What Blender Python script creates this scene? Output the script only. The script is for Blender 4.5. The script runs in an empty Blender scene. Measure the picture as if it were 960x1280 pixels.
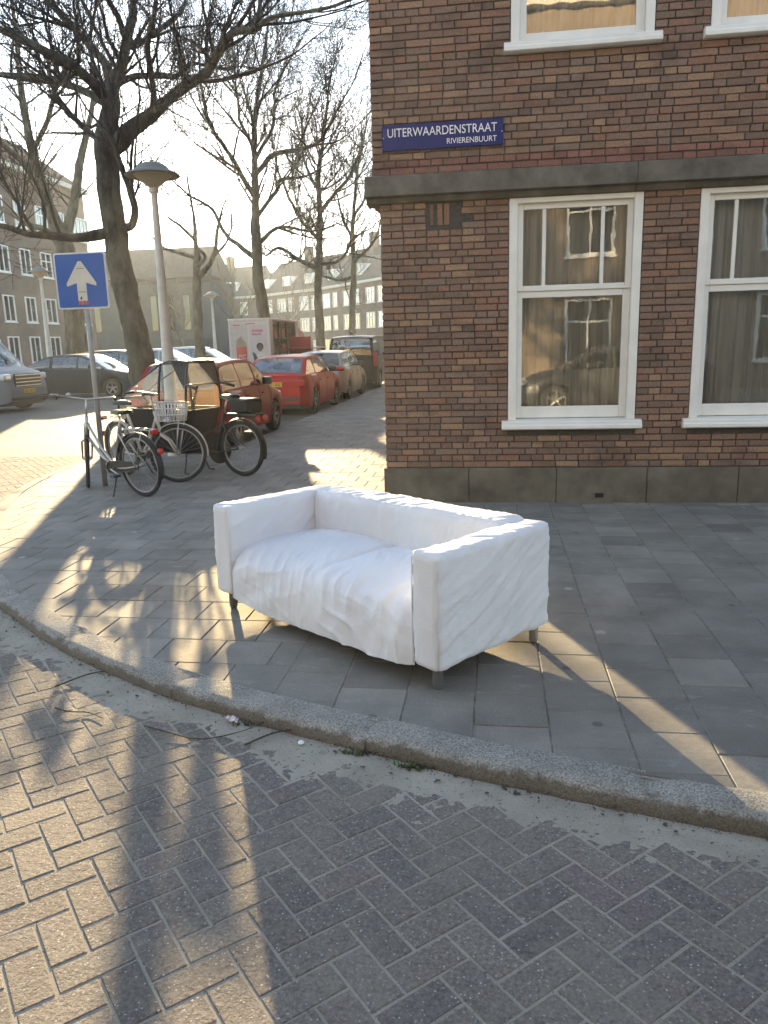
import bpy, bmesh, math, random
import numpy as np
from mathutils import Vector, Matrix, noise as mnoise
R = math.radians
random.seed(7)
sc = bpy.context.scene
col = sc.collection

# ------------------------------------------------------------------ camera, sky, sun, exposure
CAM = Vector((0.0, 0.0, 1.551))
CR, CU, CF = Vector((0.99033, 0.13616, -0.02652)), Vector((-0.00332, 0.21443, 0.97673)), Vector((-0.13868, 0.96720, -0.21281))
cd = bpy.data.cameras.new('camera'); cam = bpy.data.objects.new('camera', cd); col.objects.link(cam)
cd.sensor_fit = 'VERTICAL'; cd.sensor_height = 36; cd.lens = 27.09; cd.clip_start = 0.05; cd.clip_end = 2000
M = Matrix((CR, CU, -CF)).transposed().to_4x4(); M.translation = CAM
cam.matrix_world = M; sc.camera = cam

SUN_EL, SUN_AZ = 10.5, 22.0            # azimuth measured from +Y towards -X
sdir = Vector((-math.sin(R(SUN_AZ)) * math.cos(R(SUN_EL)), math.cos(R(SUN_AZ)) * math.cos(R(SUN_EL)), math.sin(R(SUN_EL))))
sun = bpy.data.objects.new('sun', bpy.data.lights.new('sun', 'SUN')); col.objects.link(sun)
sun.data.energy = 5.0; sun.data.angle = R(0.55); sun.data.color = (1.0, 0.75, 0.42)
sun.rotation_euler = (-sdir).to_track_quat('-Z', 'Y').to_euler()

w = bpy.data.worlds.new('World'); sc.world = w; w.use_nodes = True
nt = w.node_tree; nt.nodes.clear()
def wn(t): return nt.nodes.new(t)
sky = wn('ShaderNodeTexSky'); sky.sky_type = 'NISHITA'; sky.sun_disc = False
sky.sun_elevation = R(SUN_EL); sky.sun_rotation = R(-SUN_AZ); sky.air_density = 1.0; sky.dust_density = 0.22; sky.ozone_density = 1.4
tcw = wn('ShaderNodeTexCoord')
mp = wn('ShaderNodeMapping'); mp.inputs['Scale'].default_value = (1.0, 1.0, 2.6)
ns = wn('ShaderNodeTexNoise'); ns.inputs['Scale'].default_value = 2.2; ns.inputs['Detail'].default_value = 8; ns.inputs['Roughness'].default_value = 0.6
cr = wn('ShaderNodeValToRGB'); cr.color_ramp.elements[0].position = 0.50; cr.color_ramp.elements[1].position = 0.64
cr.color_ramp.elements[0].color = (0.0, 0.0, 0.0, 1); cr.color_ramp.elements[1].color = (1, 1, 1, 1)
bw = wn('ShaderNodeRGBToBW'); cm = wn('ShaderNodeMix'); cm.data_type = 'RGBA'; cm.blend_type = 'MULTIPLY'; cm.inputs[0].default_value = 1.0
cm.inputs[7].default_value = (1.5, 1.46, 1.40, 1)
mx = wn('ShaderNodeMix'); mx.data_type = 'RGBA'
bg = wn('ShaderNodeBackground'); bg.inputs['Strength'].default_value = 0.145; wo = wn('ShaderNodeOutputWorld')
L = nt.links.new
L(tcw.outputs['Generated'], mp.inputs[0]); L(mp.outputs[0], ns.inputs['Vector']); L(ns.outputs['Fac'], cr.inputs[0])
L(sky.outputs[0], bw.inputs[0]); L(bw.outputs[0], cm.inputs[6])
L(cr.outputs[0], mx.inputs[0]); L(sky.outputs[0], mx.inputs[6]); L(cm.outputs[2], mx.inputs[7])
L(mx.outputs[2], bg.inputs[0]); L(bg.outputs[0], wo.inputs[0])

vs = sc.view_settings; vs.view_transform = 'Standard'; vs.look = 'None'; vs.exposure = 2.3; vs.gamma = 1.0; vs.use_curve_mapping = False
cy = sc.cycles; cy.use_denoising = True
try: cy.denoiser = 'OPENIMAGEDENOISE'
except Exception: pass
cy.max_bounces = 8; cy.transparent_max_bounces = 16; cy.sample_clamp_indirect = 6.0; cy.caustics_reflective = False; cy.caustics_refractive = False

# ------------------------------------------------------------------ materials
MATS = {}
class NT:
    def __init__(s, name):
        s.m = bpy.data.materials.new(name); s.m.use_nodes = True; s.t = s.m.node_tree
        s.b = s.t.nodes['Principled BSDF']; s.out = s.t.nodes['Material Output']
    def n(s, t, **k):
        x = s.t.nodes.new(t)
        for a, v in k.items():
            if a in x.inputs: x.inputs[a].default_value = v
            else: setattr(x, a, v)
        return x
    def l(s, a, b): s.t.links.new(a, b)
    def pos(s, scale=(1, 1, 1)):
        g = s.n('ShaderNodeNewGeometry'); m = s.n('ShaderNodeMapping'); m.inputs['Scale'].default_value = scale
        s.l(g.outputs['Position'], m.inputs[0]); return m.outputs[0]
    def obj(s, scale=(1, 1, 1)):
        g = s.n('ShaderNodeTexCoord'); m = s.n('ShaderNodeMapping'); m.inputs['Scale'].default_value = scale
        s.l(g.outputs['Object'], m.inputs[0]); return m.outputs[0]
    def noise(s, vec, scale, detail=4, rough=0.55):
        x = s.n('ShaderNodeTexNoise', Scale=scale, Detail=detail, Roughness=rough); s.l(vec, x.inputs['Vector']); return x.outputs['Fac']
    def ramp(s, fac, stops, interp='LINEAR'):
        r = s.n('ShaderNodeValToRGB'); e = r.color_ramp.elements; r.color_ramp.interpolation = interp
        while len(e) < len(stops): e.new(0.5)
        for i, (p, c) in enumerate(stops):
            e[i].position = p; e[i].color = (c[0], c[1], c[2], 1) if isinstance(c, (tuple, list)) else (c, c, c, 1)
        s.l(fac, r.inputs[0]); return r.outputs[0]
    def mix(s, fac, a, b, blend='MIX'):
        x = s.n('ShaderNodeMix', data_type='RGBA', blend_type=blend)
        for v, i in ((fac, 0), (a, 6), (b, 7)):
            if isinstance(v, (int, float)): x.inputs[i].default_value = v if i == 0 else (v, v, v, 1)
            elif isinstance(v, tuple): x.inputs[i].default_value = (v[0], v[1], v[2], 1)
            else: s.l(v, x.inputs[i])
        return x.outputs[2]
    def math(s, op, a, b=0.0):
        x = s.n('ShaderNodeMath', operation=op)
        for v, i in ((a, 0), (b, 1)):
            if isinstance(v, (int, float)): x.inputs[i].default_value = v
            else: s.l(v, x.inputs[i])
        return x.outputs[0]
    def rnd(s):      # a random number for each piece, whether it is an object or an island of a joined mesh
        g = s.n('ShaderNodeNewGeometry'); o = s.n('ShaderNodeObjectInfo')
        return s.math('FRACT', s.math('ADD', g.outputs['Random Per Island'], o.outputs['Random']))
    def bump(s, h, strength, dist, prev=None):
        x = s.n('ShaderNodeBump', Strength=strength, Distance=dist); s.l(h, x.inputs['Height'])
        if prev is not None: s.l(prev, x.inputs['Normal'])
        s.l(x.outputs[0], s.b.inputs['Normal']); return x.outputs[0]
    def col(s, c):
        if isinstance(c, tuple): s.b.inputs['Base Color'].default_value = (c[0], c[1], c[2], 1)
        else: s.l(c, s.b.inputs['Base Color'])
    def rough(s, v):
        if isinstance(v, (int, float)): s.b.inputs['Roughness'].default_value = v
        else: s.l(v, s.b.inputs['Roughness'])

def plain(name, c, rough=0.5, metal=0.0, var=0.12, vscale=9.0, coat=0.0, spec=0.5, bump=0.0):
    if name in MATS: return MATS[name]
    t = NT(name); t.rough(rough); t.b.inputs['Metallic'].default_value = metal; t.b.inputs['Specular IOR Level'].default_value = spec
    if coat: t.b.inputs['Coat Weight'].default_value = coat; t.b.inputs['Coat Roughness'].default_value = 0.06
    f = t.noise(t.obj(), vscale, 5, 0.6)
    lo = tuple(x * (1 - var) for x in c); hi = tuple(min(1, x * (1 + var)) for x in c)
    t.col(t.ramp(f, [(0.3, lo), (0.7, hi)]))
    if bump: t.bump(t.noise(t.obj(), vscale * 6, 3), bump, 0.004)
    MATS[name] = t.m; return t.m

def m_brick(name, palette, tint=0.25):
    t = NT(name); r = t.rnd(); n = len(palette)
    c = t.ramp(r, [(i / n, p) for i, p in enumerate(palette)], 'CONSTANT')
    big = t.noise(t.pos((0.6, 0.6, 1.0)), 0.9, 3)
    c = t.mix(t.ramp(big, [(0.35, 0.0), (0.7, tint)]), c, (0.27, 0.135, 0.08))
    fine = t.noise(t.pos(), 55, 5, 0.7)
    c = t.mix(1.0, c, t.ramp(fine, [(0.25, 0.62), (0.75, 1.3)]), 'MULTIPLY')
    stain = t.noise(t.pos((1, 1, 2.2)), 2.3, 4)
    c = t.mix(t.ramp(stain, [(0.52, 0.0), (0.75, 0.55)]), c, (0.045, 0.037, 0.034))
    t.col(c); t.rough(0.82); t.b.inputs['Specular IOR Level'].default_value = 0.25
    t.bump(fine, 0.5, 0.004); return t.m
MATS['brick'] = m_brick('wall_brick', [(0.217, 0.141, 0.102), (0.248, 0.151, 0.105), (0.187, 0.125, 0.093), (0.277, 0.171, 0.116), (0.210, 0.147, 0.112), (0.239, 0.134, 0.092), (0.166, 0.114, 0.089), (0.307, 0.200, 0.127), (0.226, 0.156, 0.119), (0.197, 0.129, 0.090)])
MATS['brick_red'] = m_brick('red_brick', [(0.235, 0.115, 0.085), (0.21, 0.105, 0.08), (0.26, 0.13, 0.098), (0.195, 0.098, 0.075)], 0.0)

def m_simple(name, stops, scale, rough, bumps, coord='pos', cs=(1, 1, 1), spec=0.3):
    t = NT(name); v = t.pos(cs) if coord == 'pos' else t.obj(cs)
    f = t.noise(v, scale, 8, 0.65); t.col(t.ramp(f, stops)); t.rough(rough); t.b.inputs['Specular IOR Level'].default_value = spec
    prev = None
    for bs, st, di in bumps: prev = t.bump(t.noise(v, bs, 4, 0.6), st, di, prev)
    MATS[name] = t.m; return t.m
m_simple('mortar', [(0.3, (0.045, 0.040, 0.036)), (0.7, (0.105, 0.094, 0.082))], 30, 0.95, [(90, 0.5, 0.004)])
m_simple('stone_trim', [(0.25, (0.055, 0.049, 0.040)), (0.5, (0.130, 0.116, 0.095)), (0.75, (0.215, 0.193, 0.16))], 3.5, 0.9, [(120, 0.5, 0.004)])
m_simple('plinth', [(0.25, (0.070, 0.060, 0.046)), (0.5, (0.135, 0.117, 0.088)), (0.75, (0.20, 0.175, 0.135))], 2.6, 0.9, [(60, 0.45, 0.005)])
m_simple('soil', [(0.3, (0.05, 0.045, 0.035)), (0.7, (0.10, 0.09, 0.07))], 12, 0.95, [(60, 0.6, 0.01)])
m_simple('joint_sand', [(0.35, (0.09, 0.082, 0.068)), (0.6, (0.27, 0.252, 0.22))], 12, 0.95, [(60, 0.6, 0.01)])
m_simple('bark', [(0.32, (0.035, 0.030, 0.024)), (0.48, (0.080, 0.068, 0.052)), (0.56, (0.105, 0.098, 0.068)), (0.72, (0.155, 0.138, 0.105))], 4.2, 0.9, [(9, 1.0, 0.06), (34, 0.9, 0.02)], cs=(1, 1, 0.45))
m_simple('twig', [(0.3, (0.040, 0.032, 0.026)), (0.7, (0.075, 0.062, 0.050))], 6, 0.9, [])

def m_tile():
    t = NT('pavement_tile'); r = t.rnd()
    base = t.ramp(r, [(0.0, (0.158, 0.148, 0.130)), (0.3, (0.205, 0.193, 0.168)), (0.6, (0.180, 0.170, 0.150)), (0.8, (0.235, 0.220, 0.190)), (1.0, (0.195, 0.184, 0.162))])
    p = t.pos(); n1 = t.noise(p, 3.0, 6); base = t.mix(1.0, base, t.ramp(n1, [(0.3, 0.78), (0.7, 1.2)]), 'MULTIPLY')
    sc1 = t.noise(t.pos((1, 2.6, 1)), 5.0, 7, 0.7); base = t.mix(t.ramp(sc1, [(0.57, 0.0), (0.76, 0.42)]), base, (0.42, 0.41, 0.385))
    gv = t.n('ShaderNodeTexVoronoi', Scale=2.3); t.l(p, gv.inputs['Vector']); base = t.mix(t.ramp(gv.outputs['Distance'], [(0.05, 0.75), (0.075, 0.0)]), base, (0.36, 0.35, 0.325))
    gw = t.n('ShaderNodeTexVoronoi', Scale=3.1); t.l(t.pos((1, 1, 1.7)), gw.inputs['Vector']); base = t.mix(t.ramp(gw.outputs['Distance'], [(0.05, 0.7), (0.085, 0.0)]), base, (0.075, 0.072, 0.066))
    sn = t.noise(p, 1.3, 6, 0.7); base = t.mix(t.ramp(sn, [(0.52, 0.0), (0.72, 0.45)]), base, (0.115, 0.108, 0.095))
    fn = t.noise(p, 190, 4, 0.7); base = t.mix(1.0, base, t.ramp(fn, [(0.3, 0.72), (0.7, 1.25)]), 'MULTIPLY')
    t.col(base); t.rough(0.78); t.b.inputs['Specular IOR Level'].default_value = 0.35
    b = t.bump(fn, 0.45, 0.003); t.bump(t.noise(p, 28, 4), 0.3, 0.006, b)
    MATS['tile'] = t.m
m_tile()
def m_roadbrick():
    t = NT('road_brick'); r = t.rnd(); p = t.pos()
    base = t.ramp(r, [(0.0, (0.140, 0.127, 0.117)), (0.22, (0.182, 0.164, 0.147)), (0.42, (0.155, 0.141, 0.132)), (0.62, (0.200, 0.179, 0.157)), (0.8, (0.168, 0.147, 0.134)), (1.0, (0.212, 0.191, 0.168))]
             ); mot = t.noise(p, 85, 3, 0.75); base = t.mix(1.0, base, t.ramp(mot, [(0.30, 0.72), (0.5, 1.15), (0.70, 1.7)]), 'MULTIPLY')
    v = t.n('ShaderNodeTexVoronoi', Scale=70.0); t.l(p, v.inputs['Vector'])
    chips = t.ramp(v.outputs['Distance'], [(0.12, 1.0), (0.26, 0.0)])
    pick = t.ramp(t.noise(p, 60, 2), [(0.44, 0.0), (0.54, 1.0)])
    base = t.mix(t.mix(1.0, chips, pick, 'MULTIPLY'), base, (0.55, 0.53, 0.49))
    pk = t.noise(p, 2.6, 4); base = t.mix(t.ramp(pk, [(0.60, 0.0), (0.74, 0.30)]), base, (0.30, 0.17, 0.22))
    sd = t.noise(p, 34, 6, 0.7); big = t.noise(p, 3.1, 3)
    base = t.mix(t.ramp(t.math('ADD', t.math('MULTIPLY', sd, 0.6), t.math('MULTIPLY', big, 0.4)), [(0.46, 0.0), (0.60, 0.55)]), base, (0.29, 0.268, 0.222))
    t.col(base); t.rough(0.85); t.b.inputs['Specular IOR Level'].default_value = 0.25
    b = t.bump(t.noise(p, 110, 4, 0.75), 1.0, 0.012); t.bump(t.noise(p, 36, 4, 0.6), 0.7, 0.014, b)
    MATS['road_brick'] = t.m
m_roadbrick()
def m_sand():
    t = NT('sand'); p = t.pos(); n1 = t.noise(p, 5, 6); fn = t.noise(p, 240, 4, 0.7)
    c = t.ramp(n1, [(0.3, (0.275, 0.252, 0.208)), (0.7, (0.37, 0.342, 0.288))]); c = t.mix(1.0, c, t.ramp(fn, [(0.3, 0.7), (0.7, 1.25)]), 'MULTIPLY')
    sp = t.noise(p, 70, 2); c = t.mix(t.ramp(sp, [(0.64, 0.0), (0.70, 0.7)]), c, (0.07, 0.06, 0.05))
    t.col(c); t.rough(0.95); t.b.inputs['Specular IOR Level'].default_value = 0.15; t.bump(fn, 0.6, 0.004); MATS['sand'] = t.m
m_sand()
def m_kerb():
    t = NT('kerb_concrete'); p = t.pos(); n1 = t.noise(p, 4, 6); fn = t.noise(p, 130, 3, 0.75)
    c = t.ramp(n1, [(0.3, (0.215, 0.205, 0.180)), (0.7, (0.345, 0.331, 0.298))])
    c = t.mix(1.0, c, t.ramp(fn, [(0.35, 0.38), (0.62, 1.35)]), 'MULTIPLY')
    g = t.n('ShaderNodeNewGeometry'); sx = t.n('ShaderNodeSeparateXYZ'); t.l(g.outputs['Position'], sx.inputs[0]); hgt = t.math('ADD', sx.outputs[2], t.math('MULTIPLY', t.math('SUBTRACT', t.noise(p, 16, 5), 0.5), 0.09))
    mr = t.n('ShaderNodeMapRange'); mr.inputs[1].default_value = -0.030; mr.inputs[2].default_value = -0.014; mr.inputs[3].default_value = 0.65; mr.inputs[4].default_value = 0.0; t.l(hgt, mr.inputs[0]); c = t.mix(mr.outputs[0], c, (0.085, 0.064, 0.042))
    t.col(c); t.rough(0.88); b = t.bump(fn, 0.9, 0.006); t.bump(t.noise(p, 30, 4), 0.5, 0.012, b); MATS['kerb'] = t.m
m_kerb()
def m_farroad():
    t = NT('far_road'); p = t.pos()
    br = t.n('ShaderNodeTexBrick', Scale=4.8); br.inputs['Color1'].default_value = (0.098, 0.086, 0.074, 1); br.inputs['Color2'].default_value = (0.12, 0.105, 0.09, 1); br.inputs['Mortar'].default_value = (0.16, 0.14, 0.11, 1); br.inputs['Mortar Size'].default_value = 0.012
    t.l(p, br.inputs['Vector']); n1 = t.noise(p, 0.7, 5)
    t.col(t.mix(1.0, br.outputs['Color'], t.ramp(n1, [(0.3, 0.8), (0.7, 1.2)]), 'MULTIPLY')); t.rough(0.85); t.bump(t.noise(p, 40, 4), 0.5, 0.01); MATS['far_road'] = t.m
m_farroad()
def m_fabric():
    t = NT('sofa_fabric'); o = t.obj(); n1 = t.noise(o, 2.2, 5)
    c = t.ramp(n1, [(0.3, (0.645, 0.655, 0.68)), (0.7, (0.74, 0.745, 0.765))])
    t.col(c); t.rough(0.9); t.b.inputs['Specular IOR Level'].default_value = 0.2
    try: t.b.inputs['Sheen Weight'].default_value = 0.15
    except Exception: pass
    wv = t.n('ShaderNodeTexWave', Scale=260.0); t.l(o, wv.inputs['Vector'])
    b = t.bump(wv.outputs['Fac'], 0.10, 0.001); b = t.bump(t.noise(t.obj((1, 1, 1)), 24, 5, 0.65), 0.22, 0.006, b)
    fo = t.n('ShaderNodeTexNoise', Scale=9.0, Detail=3.0, Roughness=0.5, Distortion=1.6); t.l(t.obj((1.0, 0.45, 1.3)), fo.inputs['Vector']); fr_ = t.ramp(fo.outputs['Fac'], [(0.44, 0.0), (0.50, 1.0), (0.56, 0.0)]); t.bump(fr_, 0.12, 0.005, b); MATS['fabric'] = t.m
m_fabric()
def m_glass(name, tint=(0.8, 0.85, 0.85), base=0.06, through=True, dark=(0.01, 0.012, 0.014)):
    t = NT(name); g = t.n('ShaderNodeBsdfGlossy', Roughness=0.0); fr = t.n('ShaderNodeFresnel', IOR=1.52)
    fac = t.math('ADD', t.math('MULTIPLY', fr.outputs[0], 1.6), base); ms = t.n('ShaderNodeMixShader')
    if through: a = t.n('ShaderNodeBsdfTransparent'); a.inputs[0].default_value = (*tint, 1)
    else: a = t.n('ShaderNodeBsdfDiffuse'); a.inputs[0].default_value = (*dark, 1)
    t.l(fac, ms.inputs[0]); t.l(a.outputs[0], ms.inputs[1]); t.l(g.outputs[0], ms.inputs[2]); t.l(ms.outputs[0], t.out.inputs[0])
    wob = t.n('ShaderNodeBump', Strength=0.03, Distance=0.02); t.l(t.noise(t.obj(), 3.0, 2), wob.inputs['Height']); t.l(wob.outputs[0], g.inputs['Normal'])
    MATS[name] = t.m
m_glass('glass', (0.96, 0.97, 0.96), base=0.085); m_glass('car_glass', (0.30, 0.36, 0.36), 0.10); m_glass('hall_glass', through=False, base=0.0, dark=(0.012, 0.014, 0.016)); m_glass('far_glass', through=False, base=0.10, dark=(0.02, 0.025, 0.03)); m_glass('tent', (0.86, 0.82, 0.68), 0.015)
def m_tent():
    t = NT('tent'); a = t.n('ShaderNodeBsdfTransparent'); a.inputs[0].default_value = (0.95, 0.94, 0.90, 1); tl = t.n('ShaderNodeBsdfTranslucent'); tl.inputs[0].default_value = (0.72, 0.64, 0.42, 1); g = t.n('ShaderNodeBsdfGlossy', Roughness=0.08)
    m1 = t.n('ShaderNodeMixShader'); m1.inputs[0].default_value = 0.05; m2 = t.n('ShaderNodeMixShader'); m2.inputs[0].default_value = 0.05
    t.l(a.outputs[0], m1.inputs[1]); t.l(tl.outputs[0], m1.inputs[2]); t.l(m1.outputs[0], m2.inputs[1]); t.l(g.outputs[0], m2.inputs[2]); t.l(m2.outputs[0], t.out.inputs[0]); MATS['tent'] = t.m
m_tent()
WHITE = plain('white_paint', (0.74, 0.72, 0.66), 0.45, var=0.06, vscale=5)
BLACK = plain('black_plastic', (0.015, 0.015, 0.016), 0.45)
RUBBER = plain('rubber', (0.018, 0.018, 0.018), 0.8)
STEEL = plain('steel', (0.45, 0.45, 0.44), 0.35, 1.0)
GALV = plain('galvanised', (0.30, 0.30, 0.29), 0.55, 0.6)

# ------------------------------------------------------------------ mesh helpers
class MB:
    def __init__(s): s.v = []; s.f = []
    def add(s, vs, fs):
        o = len(s.v); s.v += [tuple(x) for x in vs]; s.f += [tuple(i + o for i in f) for f in fs]; return s
    def box(s, a, b):
        (x0, y0, z0), (x1, y1, z1) = a, b
        return s.add([(x0, y0, z0), (x1, y0, z0), (x1, y1, z0), (x0, y1, z0), (x0, y0, z1), (x1, y0, z1), (x1, y1, z1), (x0, y1, z1)],
                     [(0, 3, 2, 1), (4, 5, 6, 7), (0, 1, 5, 4), (1, 2, 6, 5), (2, 3, 7, 6), (3, 0, 4, 7)])
    def tube(s, pts, rad, n=8, cap=True):
        pts = [Vector(p) for p in pts]; k = len(pts)
        if not isinstance(rad, (list, tuple)): rad = [rad] * k
        o = len(s.v); ref = None
        for i, p in enumerate(pts):
            d = (pts[min(i + 1, k - 1)] - pts[max(i - 1, 0)])
            if d.length < 1e-9: d = Vector((0, 0, 1))
            d.normalize()
            if ref is None: ref = Vector((1, 0, 0)) if abs(d.x) < 0.8 else Vector((0, 1, 0))
            a = (ref - d * ref.dot(d)); a.normalize(); ref = a; b = d.cross(a)
            for j in range(n):
                t = 2 * math.pi * j / n; q = p + (a * math.cos(t) + b * math.sin(t)) * rad[i]; s.v.append((q.x, q.y, q.z))
        for i in range(k - 1):
            for j in range(n):
                s.f.append((o + i * n + j, o + i * n + (j + 1) % n, o + (i + 1) * n + (j + 1) % n, o + (i + 1) * n + j))
        if cap:
            s.f.append(tuple(o + j for j in reversed(range(n)))); s.f.append(tuple(o + (k - 1) * n + j for j in range(n)))
        return s
    def lathe(s, prof, n=20, center=(0, 0, 0), axis='z'):
        o = len(s.v); k = len(prof)
        for r, z in prof:
            for j in range(n):
                t = 2 * math.pi * j / n; x, y = r * math.cos(t), r * math.sin(t)
                q = (x, y, z) if axis == 'z' else ((x, z, y) if axis == 'y' else (z, x, y))
                s.v.append((q[0] + center[0], q[1] + center[1], q[2] + center[2]))
        for i in range(k - 1):
            for j in range(n):
                f = (o + i * n + j, o + i * n + (j + 1) % n, o + (i + 1) * n + (j + 1) % n, o + (i + 1) * n + j)
                s.f.append(f if axis != 'y' else f[::-1])
        return s
    def torus(s, c, R_, r, axis='y', n=28, m=8, a0=0.0, a1=2 * math.pi):
        full = abs(a1 - a0 - 2 * math.pi) < 1e-6; k = n if full else n + 1; o = len(s.v)
        for i in range(k):
            t = a0 + (a1 - a0) * i / n; ct, st = math.cos(t), math.sin(t)
            for j in range(m):
                p = 2 * math.pi * j / m; q = R_ + r * math.cos(p); h = r * math.sin(p)
                s.v.append((c[0] + q * ct, c[1] + h, c[2] + q * st) if axis == 'y' else (c[0] + q * ct, c[1] + q * st, c[2] + h))
        for i in range(n if full else n):
            i2 = (i + 1) % k if full else i + 1
            for j in range(m): s.f.append((o + i * m + j, o + i * m + (j + 1) % m, o + i2 * m + (j + 1) % m, o + i2 * m + j))
        return s
    def prism(s, poly, z0, z1, bevel=0.0):      # poly counter-clockwise in xy
        n = len(poly); o = len(s.v)
        if bevel:
            cx = sum(p[0] for p in poly) / n; cyy = sum(p[1] for p in poly) / n
            ins = []
            for p in poly:
                d = math.hypot(p[0] - cx, p[1] - cyy) or 1; k = max(0.5, 1 - bevel * 1.3 / d); ins.append((cx + (p[0] - cx) * k, cyy + (p[1] - cyy) * k))
            rings = [[(x, y, z0) for x, y in poly], [(x, y, z1 - bevel) for x, y in poly], [(x, y, z1) for x, y in ins]]
        else: rings = [[(x, y, z0) for x, y in poly], [(x, y, z1) for x, y in poly]]
        for r in rings: s.v += r
        for i in range(len(rings) - 1):
            for j in range(n): s.f.append((o + i * n + j, o + i * n + (j + 1) % n, o + (i + 1) * n + (j + 1) % n, o + (i + 1) * n + j))
        s.f.append(tuple(o + (len(rings) - 1) * n + j for j in range(n))); return s
    def grid(s, P):                              # rows of points
        o = len(s.v); r, c = len(P), len(P[0])
        for row in P: s.v += [tuple(q) for q in row]
        for i in range(r - 1):
            for j in range(c - 1): s.f.append((o + i * c + j, o + i * c + j + 1, o + (i + 1) * c + j + 1, o + (i + 1) * c + j))
        return s
    def xf(s, Mx, start=0):
        for i in range(start, len(s.v)): q = Mx @ Vector(s.v[i]); s.v[i] = (q.x, q.y, q.z)
        return s
    def mesh(s, name, mat, smooth=False):
        me = bpy.data.meshes.new(name); me.from_pydata(s.v, [], s.f); me.materials.append(mat)
        if smooth: me.polygons.foreach_set('use_smooth', [True] * len(me.polygons))
        me.update(); return me
    def build(s, name, mat, parent=None, smooth=False, loc=None, auto=None):
        me = s.mesh(name, mat, smooth or auto is not None); o = bpy.data.objects.new(name, me); col.objects.link(o); o.parent = parent
        if loc: o.location = loc
        if auto is not None:
            try: me.set_sharp_from_angle(angle=R(auto))
            except Exception: pass
        return o
def tag(o, label=None, cat=None, group=None, kind=None):
    for k, v in (('label', label), ('category', cat), ('group', group), ('kind', kind)):
        if v: o[k] = v
    return o
def empty(name, loc=(0, 0, 0), rz=0.0, label=None, cat=None, group=None, kind=None):
    o = bpy.data.objects.new(name, None); col.objects.link(o); o.location = loc; o.rotation_euler = (0, 0, rz); o.empty_display_size = 0.2
    return tag(o, label, cat, group, kind)
def inst(me, name, parent=None, loc=(0, 0, 0), rot=(0, 0, 0)):
    o = bpy.data.objects.new(name, me); col.objects.link(o); o.parent = parent; o.location = loc; o.rotation_euler = rot; return o
def copy_tree(o, parent=None):
    c = o.copy(); col.objects.link(c); c.parent = parent
    for ch in list(o.children): copy_tree(ch, c)
    return c
def bevel(o, wdt, seg=2, ang=40):
    m = o.modifiers.new('bevel', 'BEVEL'); m.width = wdt; m.segments = seg; m.limit_method = 'ANGLE'; m.angle_limit = R(ang); return o
def text(s, name, mat, size, loc, rot, parent, width=None, depth=0.0015, align='LEFT'):
    cu = bpy.data.curves.new(name, 'FONT'); cu.body = s; cu.size = size; cu.extrude = depth; cu.align_x = align
    t = bpy.data.objects.new(name, cu); col.objects.link(t); bpy.context.view_layer.update()
    me = bpy.data.meshes.new_from_object(t.evaluated_get(bpy.context.evaluated_depsgraph_get())); bpy.data.objects.remove(t)
    me.materials.clear(); me.materials.append(mat)
    o = bpy.data.objects.new(name, me); col.objects.link(o); o.parent = parent; o.location = loc; o.rotation_euler = rot
    if width:
        xs = [v.co.x for v in me.vertices]; o.scale = (width / (max(xs) - min(xs)), 1, 1)
    return o
def camdepth(p):
    d = Vector(p) - CAM; z = d.dot(CF)
    if z <= 0.05: return None
    x = 480 + 963.2 * d.dot(CR) / z; y = 640 - 963.2 * d.dot(CU) / z
    return (x, y, z)
def seen_first(items, n=300, extra=lambda p: True):   # indices of the n pieces that stand nearest within the camera's view
    r = []
    for i, p in enumerate(items):
        c = camdepth(p)
        if c and -15 < c[0] < 975 and -15 < c[1] < 1295 and extra(c): r.append((c[2], i))
    r.sort(); return set(i for _, i in r[:n])

# ------------------------------------------------------------------ the ground
def catmull(P, step=0.12):
    out = []
    P = [Vector((x, y)) for x, y in P]
    for i in range(len(P) - 1):
        p0, p1, p2, p3 = P[max(i - 1, 0)], P[i], P[i + 1], P[min(i + 2, len(P) - 1)]
        k = max(1, int((p2 - p1).length / step))
        for j in range(k):
            t = j / k
            out.append(0.5 * ((2 * p1) + (p2 - p0) * t + (2 * p0 - 5 * p1 + 4 * p2 - p3) * t * t + (3 * p1 - p0 - 3 * p2 + p3) * t ** 3))
    out.append(P[-1]); return out
ROADZ = -0.08
KIN = catmull([(14, 2.15), (8, 2.16), (5, 2.2), (3.2, 2.25), (2.0, 2.34), (0.947, 2.545), (0.096, 2.775), (-0.366, 2.935), (-1.199, 3.254), (-1.76, 3.548), (-2.30, 3.89), (-2.66, 4.164),
               (-3.512, 4.929), (-4.3, 5.95), (-4.92, 7.10), (-5.36, 8.15), (-5.618, 9.087), (-5.8, 10.0), (-5.887, 10.8)]) \
    + [Vector(p) for p in ((-5.86, 11.02), (-5.72, 11.18), (-5.4, 11.26), (-4.6, 11.28), (-4.2, 11.3), (-4.05, 11.38), (-4.0, 11.55))] + [Vector((-4.0 - 0.0025 * (y - 12), y)) for y in range(12, 64)]
KN = []
for i in range(len(KIN)):
    d = KIN[min(i + 1, len(KIN) - 1)] - KIN[max(i - 1, 0)]; d.normalize(); KN.append(Vector((-d.y, d.x)) * -1 if False else Vector((d.y, -d.x)) * -1)
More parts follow.
